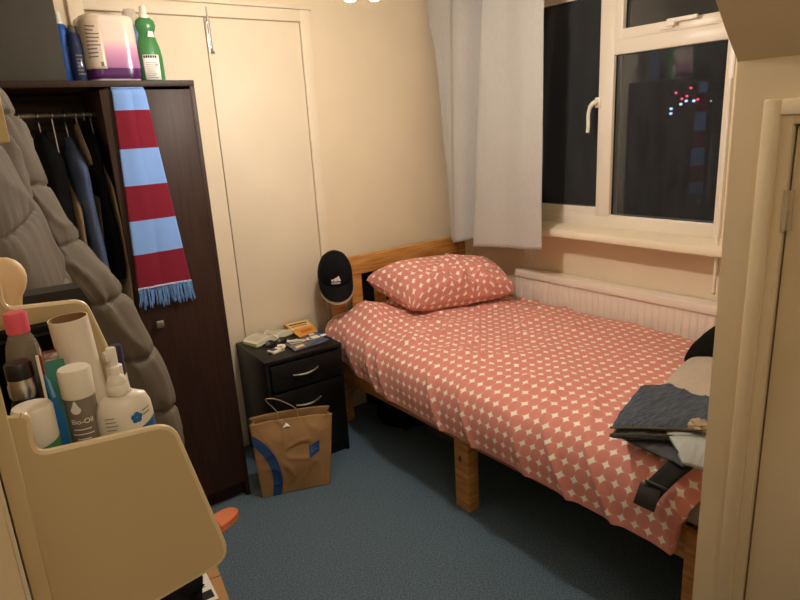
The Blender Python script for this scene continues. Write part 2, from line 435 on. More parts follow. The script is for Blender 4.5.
# cranked handle on the casement, latch on the fanlight
m = MB()
m.box(xf-0.014, xf, 1.758, 1.788, 1.53, 1.575, 0.004)
m.tube(catmull([(xf-0.012, 1.773, 1.556), (xf-0.034, 1.776, 1.553), (xf-0.040, 1.792, 1.535), (xf-0.040, 1.801, 1.50), (xf-0.040, 1.800, 1.455), (xf-0.040, 1.803, 1.424)], 18), [0.010]*8+[0.008]*11, 10)
m.build('casement_handle', WHITEP, w)
m = MB(); m.box(xf-0.018, xf-0.004, 1.43, 1.49, 1.812, 1.832, 0.004); m.box(xf-0.034, xf-0.016, 1.415, 1.455, 1.820, 1.838, 0.004)
m.box(xf-0.036, xf-0.022, 1.325, 1.450, 1.832, 1.848, 0.004); m.build('fanlight_latch', WHITEP, w)
m = MB().prism([(2.355, 0.950), (2.352, 0.965), (2.358, 0.980), (2.370, 0.986), (2.51, 0.992), (2.51, 0.946), (2.37, 0.944)], lambda a, b, d: (a, d, b), 0.9, 2.37)
struct(m.build('trim_4', GLOSS))
# glow materials for the coloured spots in the right pane
RL = emit_mat('red_glow', (1, 0.03, 0.08, 1), 2.2); BL = emit_mat('blue_white_glow', (0.45, 0.65, 1, 1), 1.6); WL = emit_mat('pale_glow', (1, 0.8, 0.6, 1), 0.6)
def glow_spot(px, r, mm, nm, label, d):
    p = Vector((0, 0, 1.5))+Vector(px).normalized()*d
    o = MB().lathe([(0.001, -r), (r*0.7, -r*0.7), (r, 0), (r*0.7, r*0.7), (0.001, r)], p, 10).build(nm, mm)
    return tag(o, label, 'light', 'lights in the dark window')

# ------------------------------------------------------------------ radiator
rad = thing('radiator', (2.44, 1.5, 0.12), 'long white ribbed panel radiator on the wall below the window', 'radiator')
ry0, ry1, rz0, rz1 = 0.70, 2.215, 0.13, 0.70
def radf(u, v):
    y = lerp(ry1, ry0, u); ph = ((ry1-y)/0.0345) % 1.0
    d = 0.007*(sm(ph, 0.0, 0.16)-sm(ph, 0.84, 1.0))
    e = sm(v, 0, 0.05)*sm(1-v, 0, 0.04)
    return (2.437-d*e, y, lerp(rz0, rz1, v))
m = MB().grid(radf, 44*8, 14); m.build('front_panel', RADW, rad, ang=60)
m = MB(); m.box(2.441, 2.49, ry0, ry1-0.004, rz0+0.01, rz1-0.005, 0.004); m.build('rear_panel', RADW, rad)
m = MB().prism([(2.424, 0.694), (2.421, 0.712), (2.425, 0.726), (2.434, 0.732), (2.492, 0.732), (2.492, 0.694)], lambda a, b, d: (a, d, b), ry0-0.005, ry1+0.006)
m.build('top_cover', RADW, rad)
B(2.427, 2.492, ry1-0.001, ry1+0.006, rz0, 0.73, 0.003).build('end_cover', RADW, rad)
# white plastic rod
m = MB().tube([(2.395, 1.146, 0.797), (2.395, 1.147, 1.60)], 0.0068, 12)
m.tube([(2.395, 1.146, 0.790), (2.395, 1.146, 0.798)], 0.0072, 12, mi=1)
tag(m.build('blind_wand', [WHITEP, DULL]), 'thin white rod hanging at the right end of the window sill', 'rod')

# ------------------------------------------------------------------ curtain
cur = thing('curtain', (2.3, 2.25, 0.85), 'pale grey curtain with a raw frayed hem at the left of the window', 'curtain')
top = [(2.285, 1.912), (2.275, 2.02), (2.292, 2.13), (2.262, 2.215), (2.266, 2.248), (2.335, 2.240), (2.395, 2.29), (2.385, 2.36), (2.325, 2.43), (2.300, 2.50), (2.335, 2.56), (2.315, 2.62), (2.295, 2.685)]
bot = [(2.268, 1.908), (2.262, 2.02), (2.272, 2.14), (2.252, 2.285), (2.255, 2.352), (2.310, 2.343), (2.368, 2.375), (2.345, 2.425), (2.285, 2.475), (2.268, 2.515), (2.285, 2.55), (2.295, 2.575), (2.31, 2.592)]
tp = catmull([(a, b, 0) for a, b in top], 150); bp_ = catmull([(a, b, 0) for a, b in bot], 150)
def curf(u, v):
    i = int(round(u*150))
    t = 1-(1-v)**1.25
    p = tp[i].lerp(bp_[i], t)
    y = p.y + 0.030*math.exp(-((v-0.12)/0.1)**2)*sm(u, 0.86, 1.0)
    zb = interp([(0, 0.897), (0.36, 0.862), (0.45, 0.868), (0.6, 0.885), (0.8, 0.858), (0.88, 0.872), (1.0, 0.905)], u)+0.004*nz(u*30, 3)
    z = lerp(2.20, zb, v)
    return (p.x+0.006*nz(u*5, z*3, 1)+0.003*nz(u*14, z*6, 4), y, z)
MB().grid(curf, 150, 70).build('cloth', CURT, cur, solid=0.0025, ang=180)
for k in range(12):
    m = MB(); u = random.choice([0.01, 0.03, 0.05, 0.07, 0.1, 0.32, 0.34, 0.02]) + random.uniform(-.01, .01)
    p = Vector(curf(max(0, u), 1.0)); L = random.uniform(0.012, 0.05)
    m.tube(catmull([p+Vector((0, 0, 0.004)), p+Vector((random.uniform(-.006, .006), random.uniform(-.012, .012), -L*0.5)), p+Vector((random.uniform(-.01, .01), random.uniform(-.02, .02), -L))], 5), 0.0008, 4)
    m.build('loose_thread', CORD, cur)
m = MB().tube([(2.345, 0.95, 2.235), (2.345, 2.70, 2.235)], 0.012)
m.box(2.345, 2.499, 2.64, 2.66, 2.225, 2.245); m.box(2.345, 2.499, 1.5, 1.52, 2.225, 2.245)
tag(m.build('curtain_rod', WHITEP), 'white curtain rod fixed above the window', 'rod')

# ------------------------------------------------------------------ ceiling lamp
LX, LY, LZ = 1.140, 1.637, 1.852
lamp = thing('pendant_lamp', (LX, LY, ZC), 'small ceiling pendant with glowing bulbs at the top of the picture', 'lamp')
MB().lathe([(0.05, ZC), (0.05, ZC-0.012), (0.03, ZC-0.03), (0.006, ZC-0.034)][::-1], (LX, LY, 0)).build('ceiling_rose', WHITEP, lamp)
MB().tube([(LX, LY, ZC-0.03), (LX, LY, LZ+0.14)], 0.0035).build('flex', WHITEP, lamp)
ax = Vector((0.793, -0.607, 0))
MB().tube([Vector((LX, LY, LZ+0.13))-ax*0.04, Vector((LX, LY, LZ+0.13))+ax*0.04], 0.012).build('crossbar', STEEL, lamp)
BULB = emit_mat('lit_bulb', (1.0, 0.92, 0.82, 1), 1)
BULB.node_tree.nodes['Principled BSDF'].inputs['Emission Strength'].default_value = 690
for k in (-1, 1):
    c = Vector((LX, LY, LZ))+ax*0.036*k
    hd = MB().lathe([(0.013, 0.065), (0.015, 0.07), (0.015, 0.12), (0.010, 0.125)], c, 14).build('lamp_holder', WHITEP, lamp)
    MB().lathe([(0.0005, 0.008), (0.013, 0.012), (0.021, 0.022), (0.023, 0.033), (0.020, 0.046), (0.014, 0.060), (0.012, 0.066)], c, 14).build('bulb', BULB, lamp)

# unseen fill light added behind the camera to brighten the near side
hl = bpy.data.lights.new('hall_fill', 'POINT'); hl.energy = 8.5; hl.color = (1.0, 0.95, 0.87); hl.shadow_soft_size = 0.12
hlo = bpy.data.objects.new('hall_fill', hl); C.objects.link(hlo); hlo.location = (0.35, -0.65, 2.08)

# ------------------------------------------------------------------ bed
bed = thing('bed', (1.93, 1.65, 0), 'single honey pine bed frame with slatted headboard against the cream back wall', 'bed')
hy0, hy1 = 2.615, 2.655
m = B(1.535, 2.425, hy0-0.004, hy1-0.006, 0.780, 0.875, 0.006)
m.build('top_rail', PINEX, bed)
B(1.585, 2.37, hy0+0.004, hy1-0.004, 0.40, 0.47, 0.004).build('lower_rail', PINEX, bed)
for x0 in (1.53, 2.37): B(x0, x0+0.055, hy0-0.01, hy1+0.012, 0.0, 0.845 if x0 > 2 else 0.785, 0.006).build('headboard_post', PINE, bed)
for x0 in (1.640, 1.79, 1.94, 2.09, 2.24): B(x0, x0+0.064, hy0+0.005, hy1-0.008, 0.465, 0.785, 0.004).build('headboard_slat', PINE, bed)
for x0, x1 in ((1.466, 1.492), (2.385, 2.411)): B(x0, x1, 0.66, 2.612, 0.292, 0.388, 0.005).build('side_rail', PINEY, bed)
B(1.492, 2.385, 0.665, 0.69, 0.292, 0.388, 0.005).build('foot_rail', PINEX, bed)
for (x0, y0) in ((1.457, 1.585), (2.36, 1.585), (1.462, 0.642), (2.36, 0.642)):
    lg = B(x0, x0+0.056, y0, y0+0.08, 0.0, 0.34 if y0 > 1 else 0.386, 0.004).build('leg', PINE, bed)
    if (x0, y0) == (1.457, 1.585):
        MB().lathe([(0.0, 0), (0.006, 0.0), (0.009, 0.0006), (0.006, 0.001), (0.0005, 0.0012)], (x0, y0+0.046, 0.225), 14, sx=1.6, M=Matrix.Rotation(-PI/2, 3, 'Y').to_4x4()).build('knot', KNOT, lg)
for k in range(12): B(1.492, 2.385, 0.75+k*0.155, 0.82+k*0.155, 0.368, 0.386, 0.002).build('bed_slat', PINEX, bed)
B(2.268, 2.296, 2.605, 2.611, 0.772, 0.790, 0.001).build('paper_tag', PAPER, bed)
# mattress
mt = MB().box(1.476, 2.405, 0.655, 2.60, 0.389, 0.545, 0.04, 4)
tag(mt.build('mattress', MATT), 'pale grey mattress showing at the foot end under the pink duvet', 'mattress')

# duvet: a thick sheet over the bed, hanging down the near side
DL = 1.92   # along the bed
prof = catmull([(2.415, 0, 0.515), (2.408, 0, 0.560), (2.36, 0, 0.592), (2.15, 0, 0.602), (1.90, 0, 0.606), (1.65, 0, 0.606), (1.52, 0, 0.598), (1.445, 0, 0.574), (1.405, 0, 0.530), (1.388, 0, 0.46), (1.392, 0, 0.375)], 170)
arc = [0.0]
for a, b in zip(prof, prof[1:]): arc.append(arc[-1]+(b-a).length)
def duv(u, v):
    i = int(round(u*170)); p = prof[i]; x, z = p.x, p.z
    s = arc[i]/arc[-1]
    y = lerp(2.585, 0.668+0.055*sm(s, 0.76, 1.0), v)
    # foot end rolls down a little
    e = sm(y, 0.67, 0.82)
    z -= (1-e)**2*0.060*(1 if z > 0.5 else 0.3)
    hang = sm(s, 0.72, 0.86)
    hem = sm(s, 0.90, 1.0)
    # hem line, and the whole near side leaning in towards the head
    z += hem*(0.016*sm(y, 1.7, 2.5)+0.010*nz(y*3, 1.3)-0.022*(1-sm(y, 0.7, 1.3)))
    x += sm(s, 0.62, 0.80)*0.050*sm(y, 1.9, 2.45)+hem*0.01*sm(y, 1.9, 2.5)
    x += hang*(0.006*nz(y*4+s*3, s*4, 2)-0.016*sm(y, 0.7, 1.2)*(1-sm(y, 1.2, 2.0)))
    # long soft folds sweeping diagonally over the near edge
    q = y*0.86+(s-0.75)*0.62
    f = abs(nz(q*6.5, s*1.6, 7)); fold = (1-min(1, f*3.0))**2
    fs = 0.016*fold*sm(s, 0.55, 0.72)
    x -= fs*hang; z += fs*(1-hang)*0.7
    # quilt lumps and fine creases on top
    topw = 1-hang
    z += topw*(0.012*nz(x*4, y*4, 0.5)+0.004*nz(x*10, y*10, 3.5))
    g = abs(nz(x*5+y*2.4, y*7-x*2, 11)); z += topw*0.006*(1-min(1, g*4))**2*sm(y, 0.9, 1.3)
    g2 = abs(nz(x*3.1-y*3.0+4, y*3.7+x*3, 21)); z += topw*0.014*(1-min(1, g2*4.0))**2*sm(y, 1.2, 1.8)
    # a pinched pucker near the head
    r_ = math.hypot(x-1.52, (y-2.02)); z += topw*(0.022*math.exp(-(r_/0.025)**2)-0.010*math.exp(-((r_-0.05)/0.02)**2)*(0.5+0.5*math.cos(5*math.atan2(y-2.02, x-1.52))))
    # pushed-up ridge in front of the pillow and the corner at the head
    z += topw*0.062*math.exp(-((x-1.60)/0.13)**2-((y-2.42)/0.11)**2)
    z += 0.040*math.exp(-((x-1.47)/0.08)**2-((y-2.52)/0.09)**2)
    return (x, y, z)
dv = MB().grid(duv, 170, 260, lambda u, v: (arc[int(round(u*170))], v*DL+0.012*nz(u*6, v*8)))
tag(dv.build('duvet', STAR, solid=0.035, ang=180, sub=0), 'dusty pink duvet printed with white four-pointed stars, spread over the bed', 'duvet')

# pillow
PFL, PFR, PBR, PBL = Vector((1.735, 2.250, 0.660)), Vector((2.272, 2.080, 0.660)), Vector((2.405, 2.42, 0.720)), Vector((1.672, 2.535, 0.765))
def pil(side):
    def fn(u, v):
        a, b = u*2-1, v*2-1
        p = PFL.lerp(PFR, u).lerp(PBL.lerp(PBR, u), v)
        # sides bow in between the corners
        mid = (PFL+PFR+PBR+PBL)/4
        bow = 0.05*((1-a*a)*b*b+(1-b*b)*a*a)
        p = p.lerp(mid, bow*0.8)
        t = (max(0.0, (1-a**4))*max(0.0, (1-b**4)))**0.34*(1-0.25*(a*b)**2)
        th = (0.130-0.012*a)*t
        cr = math.exp(-((a-0.02+0.25*b)/0.13)**2)
        if side > 0: th *= 1-0.42*cr*sm(-b, -0.5, 0.9)
        w_ = (0.010*nz(a*2.5, b*2.5, side*3))*t
        crease = 0
        if side > 0:
            dd = math.hypot(a-0.10, b+0.75)
            crease = 0.030*(1-min(1, 3.5*abs(nz(a*3.5-b*1.5, b*2.4+a*2, 31))))**2*math.exp(-(dd/0.7)**2)*t
            crease += 0.006*(1-min(1, 4*abs(nz(a*2.6+b*2, b*3-a, 9))))**2*t
        n = Vector((0.05, -0.26, 0.96))
        p = p+n*side*(th*(1.0 if side > 0 else 0.50)+w_+crease)
        p.z = max(p.z, 0.616)
        return p
    return fn
m = MB(); L = lambda u, v: (u*0.70+0.3, v*0.46)
m.arcgrid(pil(1), 100, 70); m.arcgrid(pil(-1), 60, 40)
tag(m.build('pillow', STAR, ang=180), 'plump pillow in the pink star-print cover, dented in the middle, at the headboard', 'pillow')
# things behind and beneath the bed
def blob(c, r, seedv, amp=0.25, fr=3.0, nu=40, nv=24, flat=True):
    def fn(u, v):
        a = u*2*PI; t = v*PI
        d = Vector((math.sin(t)*math.cos(a), math.sin(t)*math.sin(a), math.cos(t)))
        k = 1+amp*nz(d.x*fr+seedv, d.y*fr, d.z*fr)+amp*0.5*(1-min(1, 4*abs(nz(d.x*fr*1.3, d.y*fr*1.3+seedv, d.z*fr*1.3))))**2
        p = Vector((d.x*r[0], d.y*r[1], d.z*r[2]))*k
        if flat and p.z < -r[2]*0.55: p.z = -r[2]*0.55
        return Vector(c)+p
    return MB().grid(fn, nu, nv, closeu=True)
bb = thing('backpack', (1.79, 2.70, 0.50), 'tall black bag standing between the headboard slats and the wall', 'bag')
B(1.735, 1.93, 2.668, 2.735, 0.0, 0.765, 0.03, 4).build('body', BLACKF, bb)
MB().tube(catmull([(1.76, 2.70, 0.755), (1.79, 2.70, 0.775), (1.83, 2.70, 0.775), (1.86, 2.70, 0.755)], 10), 0.006).build('carry_handle', BLACKF, bb)
B(1.78, 1.93, 2.668, 2.735, 0.0, 0.01).build('body_base', BLACKF, bb) if False else None
tag(blob((1.83, 2.42, 0.077), (0.20, 0.16, 0.14), 4, 0.2).build('clothes_bundle', BLACKF), 'black bundle of clothes on the floor under the bed near the wall', 'clothing')
ub = thing('storage_case', (2.0, 2.15, 0), 'flat dim grey storage case lying under the bed', 'case')
B(1.76, 2.28, 2.02, 2.24, 0.0, 0.12, 0.02, 3).build('case_body', mat('dim_grey_fabric', (92, 86, 80), 0.8, 0.1, 20), ub)
B(1.757, 1.763, 2.10, 2.16, 0.05, 0.075, 0.002).build('carry_strap', mat('maroon_strap', (94, 40, 36), 0.7, 0.1, 30), ub)

# ------------------------------------------------------------------ clothes at the bed foot
def slab(corners, zb, th, name, mt, seedv, fold=0.006, parent=None, nu=40, nv=30, rnd=0.25):
    """folded garment: rounded pad over four corners (a b c d)"""
    a, b, c, d = [Vector((p[0], p[1], 0)) for p in corners]
    def side(sg):
        def fn(u, v):
            p = a.lerp(b, u).lerp(d.lerp(c, u), v)
            e = min(1.0, min(u, 1-u, v, 1-v)/0.10); e = math.sqrt(max(0, 1-(1-e)**2))
            z = zb+th*0.5+sg*th*0.5*e + (fold*nz(p.x*9+seedv, p.y*14)+fold*0.8*(1-min(1, 4*abs(nz(p.x*5+seedv, p.y*16, 2))))**2 if sg > 0 else 0)
            q = Vector((p.x+0.006*nz(p.x*20, p.y*20, seedv), p.y+0.006*nz(p.y*20, p.x*20, seedv+3), z)); return q
        return fn
    m = MB(); m.grid(side(1), nu, nv); m.grid(side(-1), nu, nv)
    return m.build(name, mt, parent, ang=180)
g = 'clothes piled at the bed foot'
o = slab([(1.425, 0.915), (1.56, 0.97), (1.60, 0.70), (1.405, 0.715)], 0.606, 0.016, 'folded_trousers', DGREY, 3)
tag(o, 'charcoal grey garment lying flat under the folded jeans on the duvet', 'clothing')
jn = thing('jeans', (1.6, 0.86, 0.625), 'folded dark blue denim jeans on the foot of the bed', 'clothing')
for z_, th, c in ((0.624, 0.026, [(1.368, 0.908), (1.680, 1.005), (1.95, 0.800), (1.535, 0.700)]), (0.650, 0.022, [(1.378, 0.912), (1.680, 1.005), (1.95, 0.805), (1.545, 0.712)])):
    slab(c, z_, th, 'folded_leg', DENIM, z_*90, 0.005, jn)
m = MB()
for z in (0.651, 0.672):
    m.tube(catmull([(1.368, 0.906, z-0.006), (1.415, 0.853, z-0.004), (1.475, 0.777, z), (1.535, 0.708, z)], 14), 0.0035, 6)
m.build('seam', SEAM, jn)
def fle(u, v):
    a, b = u*2-1, v*2-1
    h = max(0, 1-abs(a)**3)*max(0, 1-abs(b)**3)
    return (1.875+0.22*a, 0.885+0.135*b+0.05*a, 0.604+0.088*h**0.5+0.008*nz(a*3, b*3)*h)
m = MB().grid(fle, 40, 30); m.grid(lambda u, v: (1.875+0.22*(u*2-1), 0.885+0.135*(v*2-1)+0.05*(u*2-1), 0.606), 1, 1)
tag(m.build('fleece', FLEECE, ang=180), 'pale grey fleece folded behind the jeans on the bed', 'clothing')
def blk(u, v):
    a = u*2*PI; t = v*PI
    d = Vector((math.sin(t)*math.cos(a), math.sin(t)*math.sin(a), math.cos(t)))
    d = Vector([math.copysign(abs(q)**0.8, q) for q in d])
    k = 1+0.06*nz(d.x*2, d.y*2, d.z*2+5)
    return Vector((2.215+0.19*d.x*k, 1.020+0.070*d.y*k, max(0.603, 0.660+0.034*d.x+0.044*d.z*k)))
tag(MB().grid(blk, 40, 26, closeu=True).build('jumper', BLACKF, ang=180), 'rounded black garment at the back of the clothes pile beside the radiator', 'clothing')
def shirt(u, v):
    a = Vector((1.495, 0.826, 0.651)).lerp(Vector((1.565, 0.70, 0.66)), u)
    b = Vector((1.405, 0.715, 0.622)).lerp(Vector((1.44, 0.665, 0.615)), u)
    p = a.lerp(b, v); p.z += 0.013*math.sin(v*PI)+0.006*nz(u*1.6, v*1.8)+0.004*(1-min(1, 3*abs(nz(u*1.5+v*1.2, v*1.4, 8))))**2
    return p
tag(MB().grid(shirt, 24, 28).build('tee_shirt', PALEBL, solid=0.012, ang=180), 'pale blue-grey crumpled shirt hanging out under the jeans', 'clothing')
m = blob((1.535, 0.745, 0.672), (0.028, 0.026, 0.014), 9, 0.5, 3, 20, 12)
tag(m.build('sock', CREAMC), 'small cream sock on the jeans beside the wall corner', 'sock')
belt = thing('belt', (1.42, 0.73, 0.60), 'black webbing belt with flat buckle draped over the duvet edge', 'belt')
bpth = catmull([(1.62, 0.705, 0.628), (1.52, 0.712, 0.623), (1.455, 0.716, 0.618), (1.412, 0.735, 0.592), (1.378, 0.768, 0.535), (1.364, 0.792, 0.480)], 30)
def beltf(u, v):
    p = bpth[int(round(u*30))]; return p+Vector((0.010, 1, 0.25)).normalized()*(v-0.5)*0.052+Vector((-0.006, 0, 0.004))
MB().grid(beltf, 30, 4).build('strap', WEB, belt, solid=0.004, ang=180)
bk = bpth[24]; 
def bxf(c, sx, sy, sz, name, mt, par):
    R = Matrix.Rotation(math.radians(-58), 3, 'Y')
    return MB().box(c.x-sx, c.x+sx, c.y-sy, c.y+sy, c.z-sz, c.z+sz, 0.0025, rot=R).build(name, mt, par)
bxf(bpth[27]+Vector((-0.010, 0, 0.004)), 0.030, 0.030, 0.004, 'buckle', BLACKP, belt)
bxf(bpth[23]+Vector((-0.012, 0, 0.006)), 0.004, 0.031, 0.006, 'keeper', BLACKP, belt)

# ------------------------------------------------------------------ wardrobe
wd = thing('wardrobe', (0.44, 2.53, 0), 'dark brown two-bay wardrobe, left bay open, against the cupboard doors', 'wardrobe')
wf, wb = 2.334, 2.732
B(0.834, 0.853, wf-0.012, wb, 0, 1.682, 0.002).build('side_panel', WENGE, wd)
B(0.012, 0.033, wf, wb, 0, 1.682, 0.002).build('side_panel', WENGE, wd)
B(0.012, 0.853, wf-0.014, wb, 1.682, 1.703, 0.002).build('top_panel', WENGE, wd)
B(0.033, 0.834, wf, wb, 0.07, 0.09, 0.001).build('bottom_panel', WENGEI, wd)
B(0.033, 0.834, wf+0.02, wf+0.036, 0.0, 0.07, 0.001).build('plinth', WENGE, wd)
B(0.033, 0.834, wb-0.012, wb-0.002, 0.09, 1.682).build('back_panel', WENGEI, wd)
B(0.548, 0.566, wf+0.004, wb-0.012, 0.09, 1.682, 0.001).build('divider', WENGEI, wd)
B(0.033, 0.548, wb-0.05, wb-0.034, 1.56, 1.66, 0.001).build('rear_rail', WENGEI, wd)
dr = B(0.527, 0.832, wf-0.020, wf-0.002, 0.075, 1.672, 0.002).build('door', WENGE, wd)
m = MB().tube([(0.590, wf-0.022, 0.846), (0.590, wf-0.034, 0.846)], 0.005); m.box(0.577, 0.603, wf-0.044, wf-0.034, 0.833, 0.859, 0.002)
m.build('knob', STEEL, dr)
MB().tube([(0.033, 2.53, 1.605), (0.548, 2.53, 1.605)], 0.009, 12).build('hanging_rail', mat('tarnished_metal', (120, 108, 92), 0.45, 0.2, 40, metal=0.5), wd)
def garment(x, zt, zbot, half, thick, mt, name, label, seedv, cat='clothing', lean=0.0):
    t = thing(name, (x, 2.53, zbot), label, cat, 'clothes hanging in the wardrobe')
    def fn(u, v):
        a = u*2*PI; z = lerp(zt, zbot, v); d = zt-z
        hd = 0.045+ (half-0.045)*sm(d, 0.0, 0.13)
        if d < 0.01: hd = 0.03+1.5*d
        th = thick*(0.35+0.65*sm(d, 0, 0.1))
        f = 1+0.28*nz(math.cos(a)*2+seedv, z*3, math.sin(a)*2)
        return Vector((x+lean*d+th*math.sin(a)*f+0.010*nz(z*4, seedv), 2.53+hd*math.cos(a)*(1+0.05*nz(a, z*6, seedv)), z))
    m = MB().grid(fn, 40, 50, closeu=True)
    m.add([(x, 2.53, zt)], []); 
    m.f.append(tuple(range(40))); m.mi.append(0)
    m.build('garment_body', mt, t, ang=180)
    h = MB().tube(catmull([(x+0.002, 2.53, zt-0.01), (x, 2.53, zt+0.035), (x, 2.545, 1.597), (x, 2.54, 1.617), (x, 2.53, 1.6195), (x, 2.518, 1.612), (x, 2.516, 1.600)], 24), 0.0022, 6)
    h.build('hanger_hook', STEEL, t)
    return t
garment(0.225, 1.53, 0.80, 0.17, 0.035, BLACKF, 'black_shirt', 'black shirt hanging at the far left of the open wardrobe', 1)
garment(0.305, 1.52, 0.80, 0.165, 0.022, CREAMC, 'cream_shirt', 'cream shirt glimpsed left of the black jacket in the wardrobe', 2)
garment(0.362, 1.55, 0.55, 0.18, 0.048, BLACKF, 'black_jacket', 'long black jacket hanging left of the denim jacket in the wardrobe', 3)
garment(0.408, 1.40, 0.62, 0.165, 0.022, TAN, 'tan_shirt', 'tan shirt between the black jacket and the denim jacket', 4)
garment(0.446, 1.53, 0.50, 0.175, 0.032, BLUEDEN, 'denim_jacket', 'blue denim jacket hanging in the middle of the open wardrobe bay', 5)
garment(0.482, 1.575, 0.60, 0.12, 0.006, CREAMC, 'beige_trousers', 'thin beige trousers folded over a hanger beside the denim jacket', 6)
garment(0.508, 1.585, 1.02, 0.165, 0.026, BLACKF, 'dark_jacket', 'short black jacket hanging nearest the brown wardrobe door', 7)
garment(0.533, 1.46, 0.55, 0.165, 0.010, CREAMC, 'stone_coat', 'stone coloured coat hanging close against the wardrobe divider', 8)

# scarf over the door
LB, CL = (126, 166, 232), (120, 12, 40)
z0s, z1s = 0.985, 1.6785
def sv(z): return (z-z0s)/(z1s-z0s)
SC = band_mat('claret_and_sky_knit', [(0.0, CL), (sv(1.112), LB), (sv(1.231), CL), (sv(1.351), LB), (sv(1.477), CL), (sv(1.603), LB)], axis=1, rough=0.95, bump=0.5, bscale=500)
FR = mat('sky_blue_fringe', (112, 156, 218), 0.95, 0.3, 90, 0.4, 300)
sc = thing('scarf', (0.62, 2.31, 0.9), 'claret and sky blue striped knitted scarf draped over the wardrobe door', 'scarf')
def scl(z): return lerp(0.536, 0.566, (z-0.985)/0.72), lerp(0.729, 0.668, (z-0.985)/0.72)
def scf(off, w0, w1):
    def fn(u, v):
        z = lerp(z1s, z0s, v); l, r = scl(min(z, 1.70)); x = lerp(lerp(l, r, w0), lerp(l, r, w1), u)
        y = wf-0.026-off - 0.004*nz(x*20, z*4, off*100) - 0.005*math.sin(u*PI)
        if v < 0.03: y += 0.016*(1-v/0.03)**2; z -= 0.0
        return (x, y, z)
    return fn
uvs = lambda u, v: (u, 1-v)
m = MB().grid(scf(0.001, 0.0, 1.0), 24, 90, uvs); m.build('back_layer', SC, sc, solid=0.004, ang=180)
m = MB().grid(scf(0.008, 0.0, 0.60), 16, 90, uvs); m.build('front_layer', SC, sc, solid=0.004, ang=180)
# the short end that goes over the door top and down inside
MB().grid(lambda u, v: (lerp(0.57, 0.664, u), lerp(wf-0.030, wf+0.005, v), 1.6785+0.0*v), 6, 3, lambda u, v: (u, 0.99)).build('fold_over', SC, sc, solid=0.004)
m = MB()
for k in range(46):
    t = k/45; x = lerp(0.537, 0.728, t); L = random.uniform(0.062, 0.082); y = wf-0.032-random.uniform(0, 0.008)
    m.tube(catmull([(x, y, 0.990), (x+random.uniform(-.003, .003), y-0.004, 0.990-L*0.5), (x+random.uniform(-.006, .006)+0.008*(t-.3), y-0.003, 0.990-L)], 6), [0.0026]*6+[0.0014], 5)
m.build('fringe', FR, sc)
m = MB().tube([(0.536, wf-0.034, 0.988), (0.63, wf-0.042, 0.990), (0.729, wf-0.034, 0.986)], 0.004, 6); m.build('knotted_edge', mat('pale_lilac_yarn', (178, 176, 204), 0.9, 0.1, 80), sc)

# things on the wardrobe top
ZT = 1.7035
bx = thing('storage_box', (0.3, 2.53, ZT), 'large dark grey storage box on top of the wardrobe', 'box')
DG = mat('dark_slate_fabric', (62, 60, 54), 0.8, 0.1, 14, 0.4, 240)
B(0.10, 0.447, 2.345, 2.72, ZT, 1.985, 0.006).build('box_body', DG, bx)
B(0.099, 0.448, 2.344, 2.721, 1.985, 2.03, 0.006).build('lid', DG, bx)
def bottle(name, x, y, prof, matb, capprof, matc, label, sx=1, sy=1, rotz=0.0, cat='bottle', group=None):
    t = thing(name, (x, y, prof[0][1]), label, cat, group)
    M = Matrix.Rotation(rotz, 4, 'Z')
    MB().lathe(prof, (x, y, 0), 32, sx, sy, M).build('bottle_body', matb, t)
    MB().lathe(capprof, (x, y, 0), 24).build('cap', matc, t)
    return t
def up(z0, pr): return [(r, z0+z) for r, z in pr]
gtop = 'bottles on top of the wardrobe'
sq = up(ZT, [(0.028, 0), (0.034, 0.004), (0.036, 0.02), (0.036, 0.09), (0.032, 0.125), (0.024, 0.160), (0.021, 0.172), (0.026, 0.186), (0.029, 0.200), (0.026, 0.216), (0.016, 0.226), (0.012, 0.229)])
gb = bottle('detergent_bottle', 0.758, 2.475, sq, GREEN, up(ZT, [(0.017, 0.222), (0.018, 0.226), (0.018, 0.234), (0.013, 0.238), (0.012, 0.262), (0.009, 0.266)]), WHITEP, 'green squeezy bottle with white cap and label on the wardrobe top', 1.25, 0.9, 0, group=gtop)
def onlabel(cx, cy, r, sx, sy, a0):
    return lambda u, z: (cx+r*sx*math.sin(u/(r*sx)+a0), cy-r*sy*math.cos(u/(r*sx)+a0), z)
fl = onlabel(0.758, 2.475, 0.0368, 1.25, 0.9, -0.15)
m = MB().grid(lambda u, v: fl(lerp(-0.030, 0.030, u), lerp(ZT+0.012, ZT+0.098, v)), 12, 2); lab = m.build('label', WHITEINK, gb, solid=0.0006)
fl2 = onlabel(0.758, 2.475, 0.0377, 1.25, 0.9, -0.15)
def mark(m, f, u0, u1, z0, z1, mi=0, n=4): m.grid(lambda u, v: f(lerp(u0, u1, u), lerp(z0, z1, v)), n, 1, mi=mi)
m = MB()
xx = -0.026
for wdt in (0.006, 0.007, 0.006, 0.007, 0.006, 0.007):
    mark(m, fl2, xx, xx+wdt, ZT+0.087, ZT+0.0955); xx += wdt+0.0016
m.build('label_heading', DARKINK, lab)
m = MB()
for k in range(9): mark(m, fl2, -0.020, random.uniform(0.006, 0.022), ZT+0.018+k*0.0066, ZT+0.0198+k*0.0066)
m.build('label_text', INK, lab)
m = MB(); mark(m, fl2, 0.012, 0.022, ZT+0.060, ZT+0.068); m.build('label_stamp', mat('pale_red_print', (222, 150, 140), 0.7), lab)
fl3 = onlabel(0.758, 2.475, 0.0300, 1.25, 0.9, 0.2)
m = MB().grid(lambda u, v: fl3(lerp(-0.014, 0.014, u)*(1-0.4*v), lerp(ZT+0.158, ZT+0.178, v)), 8, 3); m.build('white_badge', WHITEINK, gb, solid=0.0006)
CLB = clear_mat('clear_blue_plastic', (120, 160, 216), 0.55)
